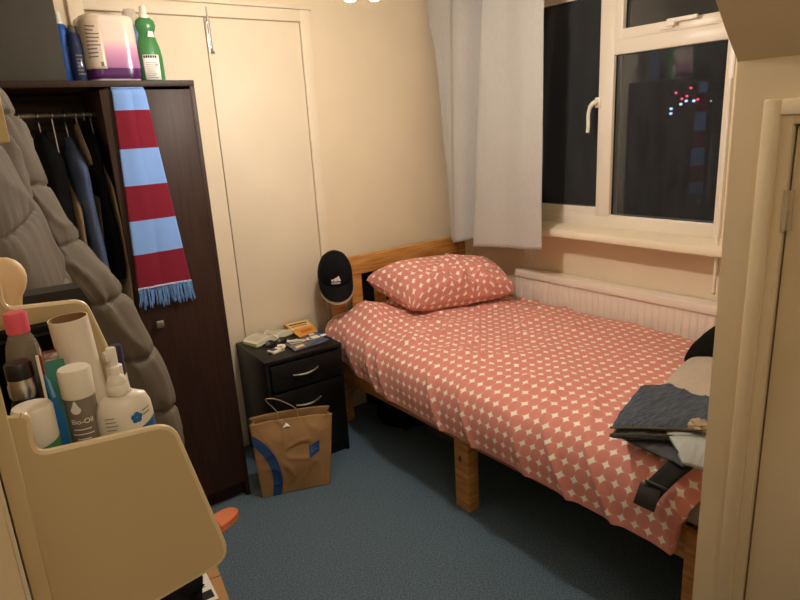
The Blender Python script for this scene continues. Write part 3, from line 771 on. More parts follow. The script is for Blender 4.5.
bc = bottle('rinse_bottle', 0.745, 2.60, up(ZT, [(0.03, 0), (0.036, 0.01), (0.036, 0.13), (0.028, 0.18), (0.026, 0.19), (0.028, 0.205), (0.022, 0.222)]), CLB, up(ZT, [(0.025, 0.218), (0.027, 0.225), (0.026, 0.262), (0.020, 0.274), (0.001, 0.278)]), clear_mat('clear_plastic_cap', (226, 220, 210), 0.45), 'pale blue clear bottle with see-through cap half hidden behind the green bottle', 1.3, 0.9, group=gtop)
bl1 = bottle('fabric_conditioner_bottle', 0.481, 2.50, up(ZT, [(0.02, 0), (0.024, 0.006), (0.026, 0.06), (0.026, 0.13), (0.022, 0.16), (0.023, 0.175), (0.018, 0.192), (0.011, 0.198)]), BLUEP, up(ZT, [(0.013, 0.195), (0.013, 0.203), (0.009, 0.207), (0.008, 0.232), (0.005, 0.236)]), WHITEP, 'bright blue bottle with white nozzle beside the dark storage box', 1.1, 1, group=gtop)
f4 = onlabel(0.481, 2.50, 0.0268, 1.1, 1, 0.5)
m = MB(); mark(m, f4, -0.008, 0.010, ZT+0.105, ZT+0.122); m.build('white_badge', WHITEINK, bl1)
bl2 = bottle('dark_blue_bottle', 0.513, 2.475, up(ZT, [(0.020, 0), (0.024, 0.006), (0.026, 0.05), (0.025, 0.12), (0.019, 0.16), (0.012, 0.168)]), clear_mat('smoky_blue_plastic', (44, 54, 90), 0.9), up(ZT, [(0.013, 0.165), (0.013, 0.186), (0.010, 0.19)]), clear_mat('smoky_cap', (120, 112, 100), 0.6), 'dark blue bottle wedged against the toilet roll pack', 1.0, 1, group=gtop)
f5 = onlabel(0.513, 2.475, 0.0265, 1.0, 1, 0.1)
m = MB()
for k in range(6): mark(m, f5, -0.012, random.uniform(0.002, 0.014), ZT+0.03+k*0.012, ZT+0.034+k*0.012)
m.build('label_text', INK, bl2)
# toilet-roll pack
RP = band_mat('printed_wrapper', [(0.0, (232, 222, 210)), (0.035, (232, 222, 210)), (0.045, (70, 22, 84)), (0.20, (74, 26, 90)), (0.21, (164, 106, 156)), (0.34, (186, 128, 174)), (0.48, (216, 160, 190)), (0.62, (226, 206, 196)), (1.0, (228, 212, 196))], axis=1, rough=0.22, bump=0.35, bscale=30, interp='LINEAR')
tr = thing('toilet_roll_pack', (0.63, 2.52, ZT), 'pink and purple wrapped pack of toilet rolls on the wardrobe top', 'toilet rolls')
def rollf(u, v):
    a = u*2*PI; ca, sa = math.cos(a), math.sin(a)
    e = 0.60
    x = 0.098*math.copysign(abs(ca)**e, ca); y = 0.095*math.copysign(abs(sa)**e, sa)
    lobe = 1-0.035*abs(math.cos(2*a))**6
    x *= lobe; y *= lobe
    t = v*2-1; k = (1-abs(t)**10)**0.35 if abs(t) < 1 else 0.0
    k = 0.80+0.20*k if abs(t) < 0.999 else 0.78
    k *= 1+0.008*nz(a*3, v*8)
    return (0.624+x*k*(0.96-0.02*t), 2.51+y*k, ZT+0.004+0.222*v+0.003*nz(a*2, v*4, 3))
m = MB().grid(rollf, 72, 40, lambda u, v: (u, v), closeu=True)
m.f.append(tuple(range(72))[::-1]); m.mi.append(0); n0 = 40*72; m.f.append(tuple(range(n0, n0+72))); m.mi.append(0)
pk = m.build('wrapper', RP, tr, ang=60)
def rl(u0, z):  # label sits on the front-left corner of the pack
    a = math.radians(235)+u0; p = Vector(rollf((a % (2*PI))/(2*PI), z)); q = Vector((0.624, 2.51, p.z)); d = (p-q); return q+d*1.012
m = MB().grid(lambda u, v: rl(lerp(-0.95, 0.44, u), lerp(0.19, 0.95, v)), 16, 14); lb = m.build('back_label', mat('beige_label', (214, 196, 176), 0.3, 0.05, 20), tr, solid=0.0008)
def rl2(u0, z): p = Vector(rl(u0, z)); q = Vector((0.624, 2.51, p.z)); return q+(p-q)*1.012
ends = [random.uniform(-0.2, 0.08) for k in range(9)]
m = MB()
for k in range(9):
    z = 0.36+k*0.055
    m.grid(lambda u, v: rl2(lerp(-0.25, ends[k]+0.28, u), z+0.020*v), 6, 1)
m.grid(lambda u, v: rl2(lerp(0.26, 0.36, u), 0.225+0.07*v), 3, 1)
m.build('label_text', INK, lb)

# ------------------------------------------------------------------ bedside cabinet
ns = thing('bedside_cabinet', (1.205, 2.55, 0), 'black three-drawer bedside cabinet with bowed silver handles', 'cabinet')
nx0, nx1, nyf, nyb = 1.020, 1.400, 2.366, 2.720
B(nx0, nx1, nyf-0.004, nyb, 0.529, 0.548, 0.002).build('top_panel', BLACKASH, ns)
for x0, x1 in ((nx0+0.002, nx0+0.02), (nx1-0.02, nx1-0.002)): B(x0, x1, nyf, nyb, 0, 0.529, 0.001).build('side_panel', BLACKASH, ns)
B(nx0+0.02, nx1-0.02, nyb-0.01, nyb, 0.0, 0.529).build('back_panel', BLACKASH, ns)
B(nx0+0.02, nx1-0.02, nyf+0.01, nyf+0.025, 0.0, 0.055).build('plinth', BLACKASH, ns)
for zb, zt in ((0.398, 0.523), (0.236, 0.390), (0.062, 0.228)):
    d = MB(); d.box(nx0+0.020, nx1-0.020, nyf-0.012, nyf+0.004, zb, zt, 0.003); d.box(nx0+0.03, nx1-0.03, nyf+0.004, nyb-0.03, zb+0.01, zt-0.02)
    d = d.build('drawer', BLACKASH, ns)
    zc = (zb+zt)/2+0.006; pts = []
    for k in range(17):
        t = k/16*2-1; pts.append((1.203+0.062*t, nyf-0.014-0.020*(1-t*t), zc+0.004*t-0.004*(1-t*t)))
    MB().tube(pts, [0.0035+0.0015*(1-abs(k/8-1)) for k in range(17)], 8).build('handle', STEEL, d)
ns.rotation_euler = (0, 0, math.radians(-3.0))
ZN = 0.5485
def pt2(corners, u, v, z):
    a, b, c, d = [Vector((q[0], q[1], q[2] if len(q) > 2 else 0)) for q in corners]; p = a.lerp(b, u).lerp(d.lerp(c, u), v); return Vector((p.x, p.y, z+p.z))
# open book, green cover
bkc = [(1.070, 2.580), (1.313, 2.640), (1.268, 2.722), (1.042, 2.690)]
ob_ = thing('open_book', (1.18, 2.66, ZN), 'open book with green cover lying face up on the black cabinet', 'book')
def book_h(u): t = abs(u-0.5)*2; return 0.028*(1-t**2.2)**0.5*sm(t, 0.0, 0.22)+0.004 if t < 1 else 0.004
def bpoint(u, v, off=0.0, sh=0.0):
    p = pt2(bkc, u*(1-2*sh)+sh, v*(1-2*sh)+sh, 0); p.z = ZN+0.004+off; return p
m = MB().grid(lambda u, v: bpoint(u, v, 0.0), 20, 2); m.build('cover', mat('lime_green_cover', (120, 150, 44), 0.5, 0.08, 20), ob_, solid=0.0035)
for a0, a1 in ((0.02, 0.499), (0.501, 0.98)):
    m = MB()
    def pg(u, v):
        uu = lerp(a0, a1, u); return bpoint(uu, lerp(0.03, 0.97, v), book_h(uu)*0.95)
    m.grid(pg, 14, 6)
    for vv in (0.03, 0.97):
        m.grid(lambda u, v: bpoint(lerp(a0, a1, u), vv, book_h(lerp(a0, a1, u))*0.95*v), 14, 1)
    for ue in (a0, a1): m.grid(lambda u, v: bpoint(ue, lerp(0.03, 0.97, u), book_h(ue)*0.95*v), 2, 1)
    pgo = m.build('page_block', PAPER, ob_)
    m = MB()
    for col in (0, 1):
        for k in range(12):
            v0 = 0.12+k*0.064
            ua = lerp(a0, a1, 0.10+0.42*col); ub = lerp(a0, a1, 0.10+0.42*col+0.36)
            m.grid(lambda u, v: bpoint(lerp(ua, ub, u), v0+0.028*v, book_h(lerp(ua, ub, u))*0.95+0.0008), 5, 1)
    m.build('print_lines', PRINT, pgo)
MB().grid(lambda u, v: bpoint(0.5+0.014*(u-.5)-0.02*v, lerp(1.0, -0.03, v), 0.012*math.sin(v*PI)+0.010), 1, 12).build('ribbon', mat('dark_blue_ribbon', (34, 40, 74), 0.6), ob_, solid=0.001)
pen = thing('clear_bag_clip', (1.2, 2.69, ZN+0.04), 'tiny clear plastic clip on the top edge of the open book', 'clip') if False else None
# magazines and leaflets
def leaflet(name, corners, z, th, mats, label, cat, deco):
    t = thing(name, (corners[0][0], corners[0][1], z), label, cat)
    m = MB()
    n = 8
    top = lambda u, v: pt2(corners, u, v, z+th+0.0015*math.sin(u*3+v*2))
    m.grid(top, n, n); m.grid(lambda u, v: pt2(corners, u, v, z), 1, 1)
    for e in ((lambda u: (u, 0)), (lambda u: (u, 1)), (lambda u: (0, u)), (lambda u: (1, u))):
        m.grid(lambda u, v: top(*e(u)).lerp(pt2(corners, *e(u), z), v), n, 1)
    c = m.build('cover', mats[0], t)
    for i, (nm, u0, u1, v0, v1, mt_) in enumerate(deco):
        q = MB().grid(lambda u, v: top(lerp(u0, u1, u), lerp(v0, v1, v))+Vector((0, 0, 0.0006+0.0002*i)), 6, 3); q.build(nm, mt_, c)
    return t
YEL = mat('amber_cover', (226, 160, 70), 0.5, 0.12, 30); YEL2 = mat('cream_yellow_print', (236, 208, 140), 0.5, 0.08, 30); DOR = mat('deep_orange_print', (206, 104, 44), 0.5, 0.1, 30)
leaflet('orange_booklet', [(1.285, 2.560), (1.395, 2.575), (1.420, 2.722, 0.028), (1.285, 2.722, 0.028)], ZN, 0.004, [YEL], 'orange and cream booklet at the back right of the black cabinet', 'booklet',
        [('cream_band', 0.05, 0.95, 0.50, 0.95, YEL2), ('title_print', 0.12, 0.80, 0.62, 0.70, DOR), ('title_print', 0.10, 0.86, 0.76, 0.84, DARKINK), ('picture_print', 0.25, 0.8, 0.15, 0.35, DOR)])
BLUEL = mat('blue_leaflet', (44, 84, 160), 0.45, 0.2, 40)
leaflet('blue_leaflet', [(1.320, 2.470), (1.402, 2.490), (1.400, 2.585), (1.325, 2.570)], ZN+0.001, 0.002, [BLUEL], 'blue and white leaflet at the right edge of the black cabinet', 'leaflet',
        [('white_print', 0.55, 0.98, 0.05, 0.35, WHITEINK), ('white_print', 0.1, 0.5, 0.6, 0.9, WHITEINK)])
GREYC = mat('grey_photo_cover', (122, 120, 126), 0.4, 0.45, 45, col2=(70, 70, 84))
leaflet('puzzle_magazine', [(1.172, 2.396), (1.362, 2.416), (1.366, 2.545), (1.182, 2.520)], ZN+0.0035, 0.004, [GREYC], 'grey picture magazine at the front right of the black cabinet', 'magazine',
        [('picture_print', 0.45, 0.65, 0.55, 0.80, DOR), ('picture_print', 0.30, 0.48, 0.58, 0.86, DARKINK), ('picture_print', 0.10, 0.34, 0.14, 0.36, YEL2), ('picture_print', 0.55, 0.95, 0.12, 0.3, BLUEL), ('picture_print', 0.72, 0.95, 0.5, 0.85, PAPER)])
sg = thing('sunglasses', (1.16, 2.56, ZN), 'black folded sunglasses in front of the open book', 'glasses')
for k, x in enumerate((1.125, 1.185)):
    MB().lathe([(0.001, 0), (0.02, 0.001), (0.024, 0.003), (0.02, 0.006), (0.001, 0.0075)], (x, 2.552, ZN+0.012), 20, 1.1, 0.8, Matrix.Rotation(math.radians(62), 4, 'X')).build('lens', BLACKP, sg)
MB().tube(catmull([(1.10, 2.553, ZN+0.018), (1.10, 2.575, ZN+0.006), (1.15, 2.580, ZN+0.005), (1.21, 2.575, ZN+0.006), (1.21, 2.553, ZN+0.018)], 20), 0.003, 6).build('frame', BLACKP, sg)
pp = thing('tablet_packet', (1.115, 2.46, ZN), 'small blue and white packet at the front left of the cabinet top', 'packet')
Rz = Matrix.Rotation(math.radians(12), 3, 'Z')
MB().box(1.080, 1.148, 2.445, 2.492, ZN, ZN+0.014, 0.004, rot=Rz).build('pouch', WHITEP, pp)
MB().box(1.086, 1.116, 2.452, 2.486, ZN+0.0135, ZN+0.0148, 0.0004, rot=Rz).build('blue_panel', NAVY, pp)
MB().tube(catmull([(1.13, 2.446, ZN+0.018), (1.152, 2.454, ZN+0.02), (1.150, 2.478, ZN+0.02), (1.13, 2.486, ZN+0.018)], 12), 0.006, 8).build('white_flap', WHITEP, pp)
pts = []
for k in range(60):
    t = k/59; pts.append((1.215+0.05*math.cos(t*17)*(0.5+0.5*t)+0.05*t, 2.492+0.026*math.sin(t*13+1), ZN+0.0125+0.004*abs(math.sin(t*9))))
eb = thing('earphones', (1.23, 2.49, ZN+0.01), 'tangled white earphone cable on the grey magazine', 'earphones')
MB().tube(catmull(pts, 200), 0.0016, 6).build('cable', WHITEP, eb)
for x, y in ((1.282, 2.475), (1.20, 2.515)): MB().lathe([(0.001, -0.006), (0.006, -0.004), (0.008, 0), (0.006, 0.005), (0.001, 0.007)], (x, y, ZN+0.016), 12).build('earbud', WHITEP, eb)

# ------------------------------------------------------------------ cap on the headboard
cap = thing('baseball_cap', (1.53, 2.55, 0.80), 'black baseball cap with white triangular logo hung on the headboard post', 'cap')
CC = Vector((1.510, 2.560, 0.819))
fwd = Vector((-0.44, -0.898, 0)).normalized(); rt = Vector((0.898, -0.44, 0)).normalized(); upv = Vector((0, 0, 1))
tilt = math.radians(22)
F2 = (fwd*math.cos(tilt)-upv*math.sin(tilt)); U2 = (upv*math.cos(tilt)+fwd*math.sin(tilt))
def cp(a, b, c): return CC+rt*a+F2*b+U2*c
def crown(a, t, k=1.0):
    r = math.cos(t); return cp(0.085*k*r*math.cos(a), 0.095*k*r*math.sin(a), -0.005+0.134*k*math.sin(t)**0.9)
CAPM = mat('black_cotton_twill', (14, 14, 18), 0.9, 0.15, 60, 0.4, 500, spec=0.2)
cr_ = MB().grid(lambda u, v: crown(u*2*PI, v*PI/2*0.995), 48, 18, closeu=True).build('crown', CAPM, cap, solid=0.003, ang=180)
m = MB()
for k in range(6):
    a0 = PI/6+k*PI/3
    m.tube([crown(a0, t*PI/2/12, 1.004) for t in range(13)], 0.0012, 4)
m.build('panel_seams', BLACKF, cr_)
MB().lathe([(0.001, 0), (0.006, 0.001), (0.005, 0.004), (0.001, 0.005)], cp(0, 0, 0.116), 12).build('button', BLACKF, cr_)
def brim(u, v):
    a = lerp(math.radians(8), math.radians(172), u); p = crown(a, 0.0)
    ext = 0.074*math.sin((a-math.radians(8))/math.radians(164)*PI)**0.55*v
    q = p+F2*ext*0.80-U2*(ext*0.62+0.010*v*math.cos(a)**2*2)
    return q
MB().grid(brim, 36, 10).build('brim', CAPM, cap, solid=0.004, ang=180)
MB().grid(lambda u, v: brim(lerp(0.1, 0.9, u), lerp(0.70, 1.10, v))-U2*0.008-upv*0.004+(-F2*0.006), 24, 5).build('brim_lining', mat('stone_lining', (196, 176, 150), 0.9, 0.05, 30), cap, solid=0.002, ang=180)
def logo(x, y):
    t0 = math.asin(max(0, min(1, (y+0.018)/0.134))); a = PI/2-(x-0.006)/(0.085*math.cos(t0)+1e-6); return crown(a, t0, 1.022)
m = MB()
for k, (xb, h) in enumerate(((-0.021, 0.011), (-0.005, 0.019), (0.011, 0.027))):
    w_ = 0.0125; zb = 0.0085
    sl = 0.55
    poly = [(xb, zb), (xb+w_, zb), (xb+w_-h*sl*0.55, zb+h*0.95), (xb-h*sl+0.001+0.004, zb+h*0.62)]
    m.grid(lambda u, v: logo(*[lerp(lerp(poly[0][i], poly[1][i], u), lerp(poly[3][i], poly[2][i], u), v) for i in (0, 1)]), 4, 4)
m.text('adidas', 0.017, lambda x, y: logo(x, y+0.0008), bold=0.0003)
m.build('white_logo', WHITEINK, cr_, fixn=False)

# ------------------------------------------------------------------ paper carrier bag
bag = thing('paper_bag', (1.02, 2.24, 0), 'brown paper carrier bag with blue curved stripe and string handles on the carpet', 'bag')
bf = [Vector((0.876, 2.255, 0.0)), Vector((1.152, 2.150, 0.0)), Vector((1.206, 2.172, 0.316)), Vector((0.864, 2.262, 0.346))]
dep = Vector((0.035, 0.088, 0))
def bagf(u, v, out=0.0):
    p = bf[0].lerp(bf[1], u).lerp(bf[3].lerp(bf[2], u), v)
    n = Vector((-0.37, -0.93, 0))
    e = math.sin(u*PI)
    w_ = 0.008*nz(u*3, v*4, 1)*e*sm(v, 0, .2)+0.008*(1-min(1, 5*abs(nz(u*3+v*2, v*3-u*2, 5))))**2*e*sm(v, 0.02, .2)
    d = 0.016*math.sin(v*PI)*e - 0.020*sm(v, 0.7, 1.0)*e
    return p+n*(w_+d+out)
def bagb(u, v):
    p = bf[0].lerp(bf[1], u).lerp(bf[3].lerp(bf[2], u), v)+dep*(1.0-0.25*sm(v, 0.5, 1.0))
    p.z += 0.010*v*math.sin(u*PI)+0.006*v*u
    p += Vector((0.37, 0.93, 0))*0.006*nz(u*4, v*4, 9); return p
m = MB(); m.grid(bagf, 40, 44); m.grid(bagb, 40, 44)
for ue in (0.0, 1.0):
    def sd(u, v): 
        p = Vector(bagf(ue, v)).lerp(Vector(bagb(ue, v)), u); k = (0.02 if ue == 0 else -0.02)*math.sin(u*PI)*sm(v, 0.1, 0.9)
        return p+(bf[1]-bf[0]).normalized()*k
    m.grid(sd, 8, 44)
m.grid(lambda u, v: Vector(bagf(u, 0)).lerp(Vector(bagb(u, 0)), v), 10, 2)
m.build('bag_body', KRAFT, bag, ang=180, solid=0.0008, fixn=False)
W, H = 0.30, 0.345
def stripe(u, v):
    th = lerp(math.radians(64), math.radians(-27), u); r = lerp(-0.019, 0.019, v)
    x = -0.090+(0.165+r)*math.cos(th); y = 0.262-(0.225+r)*math.sin(th)   # metres from the top-left corner
    return bagf(max(0.0, min(1.0, x/W)), max(0.0, min(1.0, 1-y/H)), 0.0018)
m = MB().grid(stripe, 50, 6); m.build('blue_stripe', BAGBLUE, bag, fixn=False)
def sqp(x, y): return bagf(0.765+x/W, 0.575+y/H, 0.0022)
m = MB().grid(lambda u, v: sqp(lerp(-0.021, 0.021, u), lerp(-0.030, 0.024, v)+0.022*(u-.5)), 8, 8); sqo = m.build('blue_square', BAGBLUE, bag, fixn=False)
def sqp2(x, y): return bagf(0.765+x/W, 0.575+y/H, 0.0032)
m = MB()
for k, l in enumerate((0.020, 0.026, 0.016)):
    m.grid(lambda u, v: sqp2(lerp(-0.015, -0.015+l, u), 0.006-0.010*k+0.0022*v), 4, 1)
m.build('pale_marks', mat('pale_blue_print', (110, 150, 196), 0.7), sqo, fixn=False)
def hpts(fn, u0, u1, hgt, lean):
    a, b = Vector(fn(u0, 0.97)), Vector(fn(u1, 0.97))
    return catmull([a-Vector((0, 0, 0.04)), a+Vector((0, 0, 0.01)), a.lerp(b, 0.2)+lean*0.7+Vector((0, 0, hgt*0.8)), a.lerp(b, 0.5)+lean+Vector((0, 0, hgt)), a.lerp(b, 0.8)+lean*0.7+Vector((0, 0, hgt*0.8)), b+Vector((0, 0, 0.01)), b-Vector((0, 0, 0.04))], 36)
MB().tube(hpts(bagf, 0.38, 0.58, -0.055, Vector((0.0, 0.03, 0))), 0.0022, 6).build('string_handle', CORD, bag)
MB().tube(hpts(bagb, 0.34, 0.58, 0.095, Vector((-0.085, -0.006, 0))), 0.0022, 6).build('string_handle', CORD, bag)
m = MB().add([bagf(0.38, 0.90, 0.004), bagf(0.48, 0.90, 0.004), bagf(0.43, 0.955, 0.004), bagf(0.43, 0.92, 0.012)], [(0, 1, 3), (1, 2, 3), (2, 0, 3), (0, 2, 1)]); m.build('white_tag', WHITEINK, bag)

# ------------------------------------------------------------------ floor things lower left
sl = thing('orange_slipper', (0.70, 2.21, 0), 'orange rubber slipper toe on the carpet beside the wardrobe', 'slipper')
slo = []
for k in range(40):
    a = 2*PI*k/40; r = 1.0
    x = 0.122*math.copysign(abs(math.cos(a))**0.75, math.cos(a)); y = 0.046*math.copysign(abs(math.sin(a))**0.85, math.sin(a))*(1+0.12*math.cos(a)); slo.append((x, y))
ang = math.radians(22)
def slp(a, b, d):
    return (0.632+a*math.cos(ang)-b*math.sin(ang), 2.185+a*math.sin(ang)+b*math.cos(ang), d)
m = MB().prism(slo, slp, 0.001, 0.026); so = m.build('sole', ORANGE, sl)
m = MB().prism([(a*0.86, b*0.80) for a, b in slo], slp, 0.026, 0.028); m.build('insole', mat('pale_orange_rubber', (248, 150, 104), 0.6, 0.05, 20), so)
def strapf(u, v):
    t = lerp(-1, 1, u); x, y, z = slp(lerp(-0.05, 0.0, v), 0.052*t, 0.02+0.035*math.sqrt(max(0, 1-t*t))); return (x, y, z)
MB().grid(strapf, 14, 3).build('strap', ORANGE, sl, solid=0.005)
cb = thing('cardboard_box', (0.333, 1.675, 0), 'brown cardboard parcel box with white label on the floor below the coat', 'box')
Rb = Matrix.Rotation(math.radians(-9), 3, 'Z')
bc_ = Vector((0.333, 1.675, 0))
def bxp(a, b, z): p = Rb @ Vector((a, b, 0)); return (bc_.x+p.x, bc_.y+p.y, z)
MB().box(bc_.x-0.145, bc_.x+0.145, bc_.y-0.13, bc_.y+0.13, 0.0, 0.20, 0.003, rot=Rb).build('carton', CARD, cb)
for s_ in (-1, 1):
    m = MB().prism([(-0.145, s_*0.002), (0.145, s_*0.002), (0.143, s_*0.129), (-0.143, s_*0.129)], lambda a, b, d: bxp(a, b, d), 0.2005, 0.2035); m.build('flap', CARD, cb)
m = MB().prism([(0.03, -0.105), (0.118, -0.095), (0.108, 0.05), (0.02, 0.04)], lambda a, b, d: bxp(a, b, d), 0.2037, 0.2043); lb = m.build('shipping_label', WHITEINK, cb)
m = MB()
for k in range(7):
    m.prism([(0.050, 0.028-k*0.009), (0.094-0.006*(k % 3), 0.030-k*0.009), (0.094-0.006*(k % 3), 0.027-k*0.009), (0.050, 0.025-k*0.009)], lambda a, b, d: bxp(a, b, d), 0.2044, 0.2047)
m.prism([(0.075, -0.085), (0.110, -0.082), (0.107, -0.045), (0.072, -0.048)], lambda a, b, d: bxp(a, b, d), 0.2044, 0.2047)
m.build('label_print', DARKINK, lb)
o = blob((0.276, 1.590, 0.250), (0.120, 0.135, 0.080), 21, 0.3, 2.5)
tag(o.build('black_clothing', BLACKF, ang=180), 'heap of black clothing on the cardboard box', 'clothing')

# ------------------------------------------------------------------ puffer coat on the wall
coat = thing('puffer_coat', (0.12, 1.42, 0.62), 'grey khaki quilted puffer coat hanging on the left wall', 'coat')
bt = [(0.60, 0.19), (0.85, 0.225), (1.05, 0.215), (1.2, 0.195), (1.35, 0.165), (1.5, 0.130), (1.6, 0.095), (1.70, 0.045)]
at = [(0.60, 0.30), (1.0, 0.30), (1.3, 0.29), (1.5, 0.25), (1.6, 0.19), (1.70, 0.10)]
def seam(z, z0, per=0.135):
    """0 in the stitched seam, rising to 1 in the middle of a quilted band; and distance from the seam"""
    d = abs(((z-z0)/per+0.5) % 1.0-0.5)*2
    return math.sqrt(max(0.0, 1-(1-d)**4)), d
def gather(t, d, z):   # little puckers running out from the stitching
    return (0.008*nz(t*13, z*4, 3)+0.004*nz(t*34, z*6, 6))*math.exp(-d*2.0)
def coatf(u, v):
    z = lerp(0.60, 1.70, v); th = u*PI
    y0 = 1.40; b = interp(bt, z); a = interp(at, z)
    y = y0-a*math.cos(th)
    k, d = seam(z+0.018*nz(y*4, 2.0)-0.14*(y-1.3), 1.395)
    s_ = math.sin(th)**0.75
    x = 0.012+b*s_*0.90+(0.012*k+gather(th, d, z)-0.008*math.exp(-(d/0.035)**2)+0.007*(1-min(1, 3.2*abs(nz(y*6+z*2.5, z*5-y*3, 33))))**2*k)*s_+0.008*nz(th*1.6, z*2.5, 2)*s_
    if z > 1.42:
        q = abs(nz(y*5+z*3, z*4-y*2.5, 12)); x += 0.018*s_*(1-min(1, q*3))**2*sm(z, 1.42, 1.52)
    # a long crease where the front opens
    x -= 0.014*s_*math.exp(-((y-1.30-0.25*(1.4-z))/0.012)**2)*sm(z, 0.7, 1.0)
    return (x, y, z)
MB().grid(coatf, 150, 260).build('coat_body', PUFF, coat, ang=180, solid=0.004)
spath = catmull([(0.074, 1.46, 1.640), (0.106, 1.47, 1.545), (0.128, 1.475, 1.42), (0.160, 1.475, 1.29), (0.222, 1.48, 1.16), (0.270, 1.485, 1.02), (0.296, 1.485, 0.90), (0.296, 1.47, 0.76), (0.285, 1.45, 0.64)], 240)
def slf(u, v):
    i = int(round(v*240)); p = spath[i]; t = (spath[min(i+1, 240)]-spath[max(i-1, 0)]).normalized()
    sd = Vector((0, 1, 0)); sd = (sd-t*sd.dot(t)).normalized(); nn = t.cross(sd)
    a = u*2*PI
    k, d = seam(p.z+0.03*math.sin(a)+0.015*nz(a, p.z*3, 4), 1.305)
    r0 = interp([(0, 0.030), (0.08, 0.052), (0.2, 0.062), (0.45, 0.068), (0.75, 0.070), (0.95, 0.062), (1, 0.05)], v)
    r = r0+0.010+0.009*k+gather(a*0.7, d, p.z)-0.006*math.exp(-(d/0.035)**2)+0.006*(1-min(1, 3.2*abs(nz(math.cos(a)*1.4, math.sin(a)*1.4+p.z*3, p.z*6))))**2*k+0.004*nz(math.cos(a)*1.5, math.sin(a)*1.5, p.z*5)
    return p+sd*r*math.cos(a)*1.1+nn*r*math.sin(a)
MB().grid(slf, 72, 240, closeu=True).build('sleeve', PUFF, coat, ang=180)
def hoodf(u, v):
    a = lerp(-0.15, PI+0.15, u); z = lerp(1.50, 1.665, v)
    q = abs(nz(u*4, v*2.2, 17))
    r = 0.108*(1-0.55*v**2)+0.016*(1-min(1, q*3))**2+0.010*seam(v*0.3, 0.02, 0.15)[0]
    return (0.012+max(0.0, math.sin(a))*r*1.02, 1.36-0.21*math.cos(a)*(1-0.25*v), z+0.02*math.sin(a))
MB().grid(hoodf, 60, 40).build('hood', PUFF, coat, ang=180, solid=0.004)
hk = thing('coat_hook', (0.0, 1.40, 1.70), 'metal hook on the left wall holding up the puffer coat', 'hook')
B(0.0, 0.008, 1.385, 1.415, 1.69, 1.75, 0.002).build('hook_plate', STEEL, hk)
MB().tube(catmull([(0.006, 1.40, 1.72), (0.04, 1.40, 1.715), (0.055, 1.40, 1.73), (0.055, 1.40, 1.745)], 10), 0.004).build('hook_arm', STEEL, hk)

# ------------------------------------------------------------------ wall organiser near the camera
org = thing('wall_organiser', (0.02, 0.85, 1.02), 'cream painted wall shelf unit with rounded side panels on the left wall', 'shelf')
def round_poly(pts, rad, n=6):
    out = []; N = len(pts)
    for i in range(N):
        p0, p, p1 = Vector(pts[i-1]), Vector(pts[i]), Vector(pts[(i+1) % N]); r = rad[i] if isinstance(rad, (list, tuple)) else rad
        if r <= 0: out.append(tuple(p)); continue
        d0 = (p0-p); d1 = (p1-p); l = min(r, d0.length*0.45, d1.length*0.45)
        a, b = p+d0.normalized()*l, p+d1.normalized()*l
        for k in range(n+1):
            t = k/n; out.append(tuple((1-t)**2*a+2*t*(1-t)*p+t*t*b))
    return out
def panel(poly, rad, y0, y1, name):
    P_ = round_poly(poly, rad)
    m = MB().prism(P_, lambda a, b, d: (a, d, b), y0, y1)
    o = m.build(name, ORGP, org, ang=30)
    # rounded strip along the free edge, its highlight painted in as a paler colour
    e = MB(); idx = [i for i, (a, b) in enumerate(P_) if a > 0.0185]
    pts = [(P_[i][0], (y0+y1)/2, P_[i][1]) for i in idx]
    e.tube(pts, (y1-y0)/2+0.0003, 8); e.build('edge_highlight', ORGE, o)
    return o
panel([(0.0165, 1.265), (0.031, 1.261), (0.028, 1.220), (0.156, 1.2075), (0.195, 1.022), (0.090, 1.010), (0.0165, 1.006)], [0, 0.004, 0.016, 0.018, 0.022, 0.03, 0], 0.632, 0.640, 'side_panel')
panel([(0.0165, 1.42), (0.046, 1.40), (0.046, 1.309), (0.136, 1.301), (0.198, 1.024), (0.1, 1.010), (0.0165, 1.006)], [0, 0.004, 0.014, 0.014, 0.022, 0.03, 0], 0.884, 0.892, 'side_panel')
B(0.001, 0.0165, 0.602, 1.08, 0.92, 1.80, 0.003).build('back_board', ORGP, org)
B(0.0165, 0.176, 0.640, 1.06, 1.088, 1.100, 0.002).build('shelf_board', ORGP, org)
B(0.0165, 0.0935, 0.888, 1.05, 1.508, 1.80, 0.002).build('upper_shelf', ORGP, org)
ZS = 1.1005
gsh = 'toiletries in the wall organiser'
def jar(name, x, y, body, mb, capp, mc, label, cat='bottle', n=28, sx=1, sy=1):
    t = thing(name, (x, y, ZS), label, cat, gsh)
    MB().lathe(body, (x, y, 0), n, sx, sy).build('bottle_body', mb, t)
    MB().lathe(capp, (x, y, 0), n).build('cap', mc, t)
    return t
# near row
t = jar('cream_tub', 0.0405, 0.690, [(0.0175, ZS), (0.0185, ZS+0.003), (0.0185, 1.206)], WHITEP, [(0.0185, 1.207), (0.0190, 1.209), (0.0190, 1.247), (0.0175, 1.250), (0.001, 1.2508)], WHITEP, 'white tub with a green band at the front left of the shelf')
f = onlabel(0.0405, 0.690, 0.0190, 1, 1, 0)
MB().grid(lambda u, v: f(lerp(-0.026, 0.026, u), lerp(1.165, 1.2085+0.010*(u-0.4), v)), 14, 2).build('green_band', GREEN, t, solid=0.0005)
OILG = clear_mat('smoky_clear_plastic', (160, 148, 134), 0.55, 0.1)
t = jar('oil_bottle', 0.0855, 0.700, [(0.0145, ZS), (0.0155, ZS+0.004), (0.0158, 1.18), (0.0152, 1.246)], OILG, [(0.0160, 1.2445), (0.0164, 1.246), (0.0164, 1.273), (0.0150, 1.2755), (0.001, 1.276)], WHITEP, 'clear oil bottle with white cap and white droplet mark')
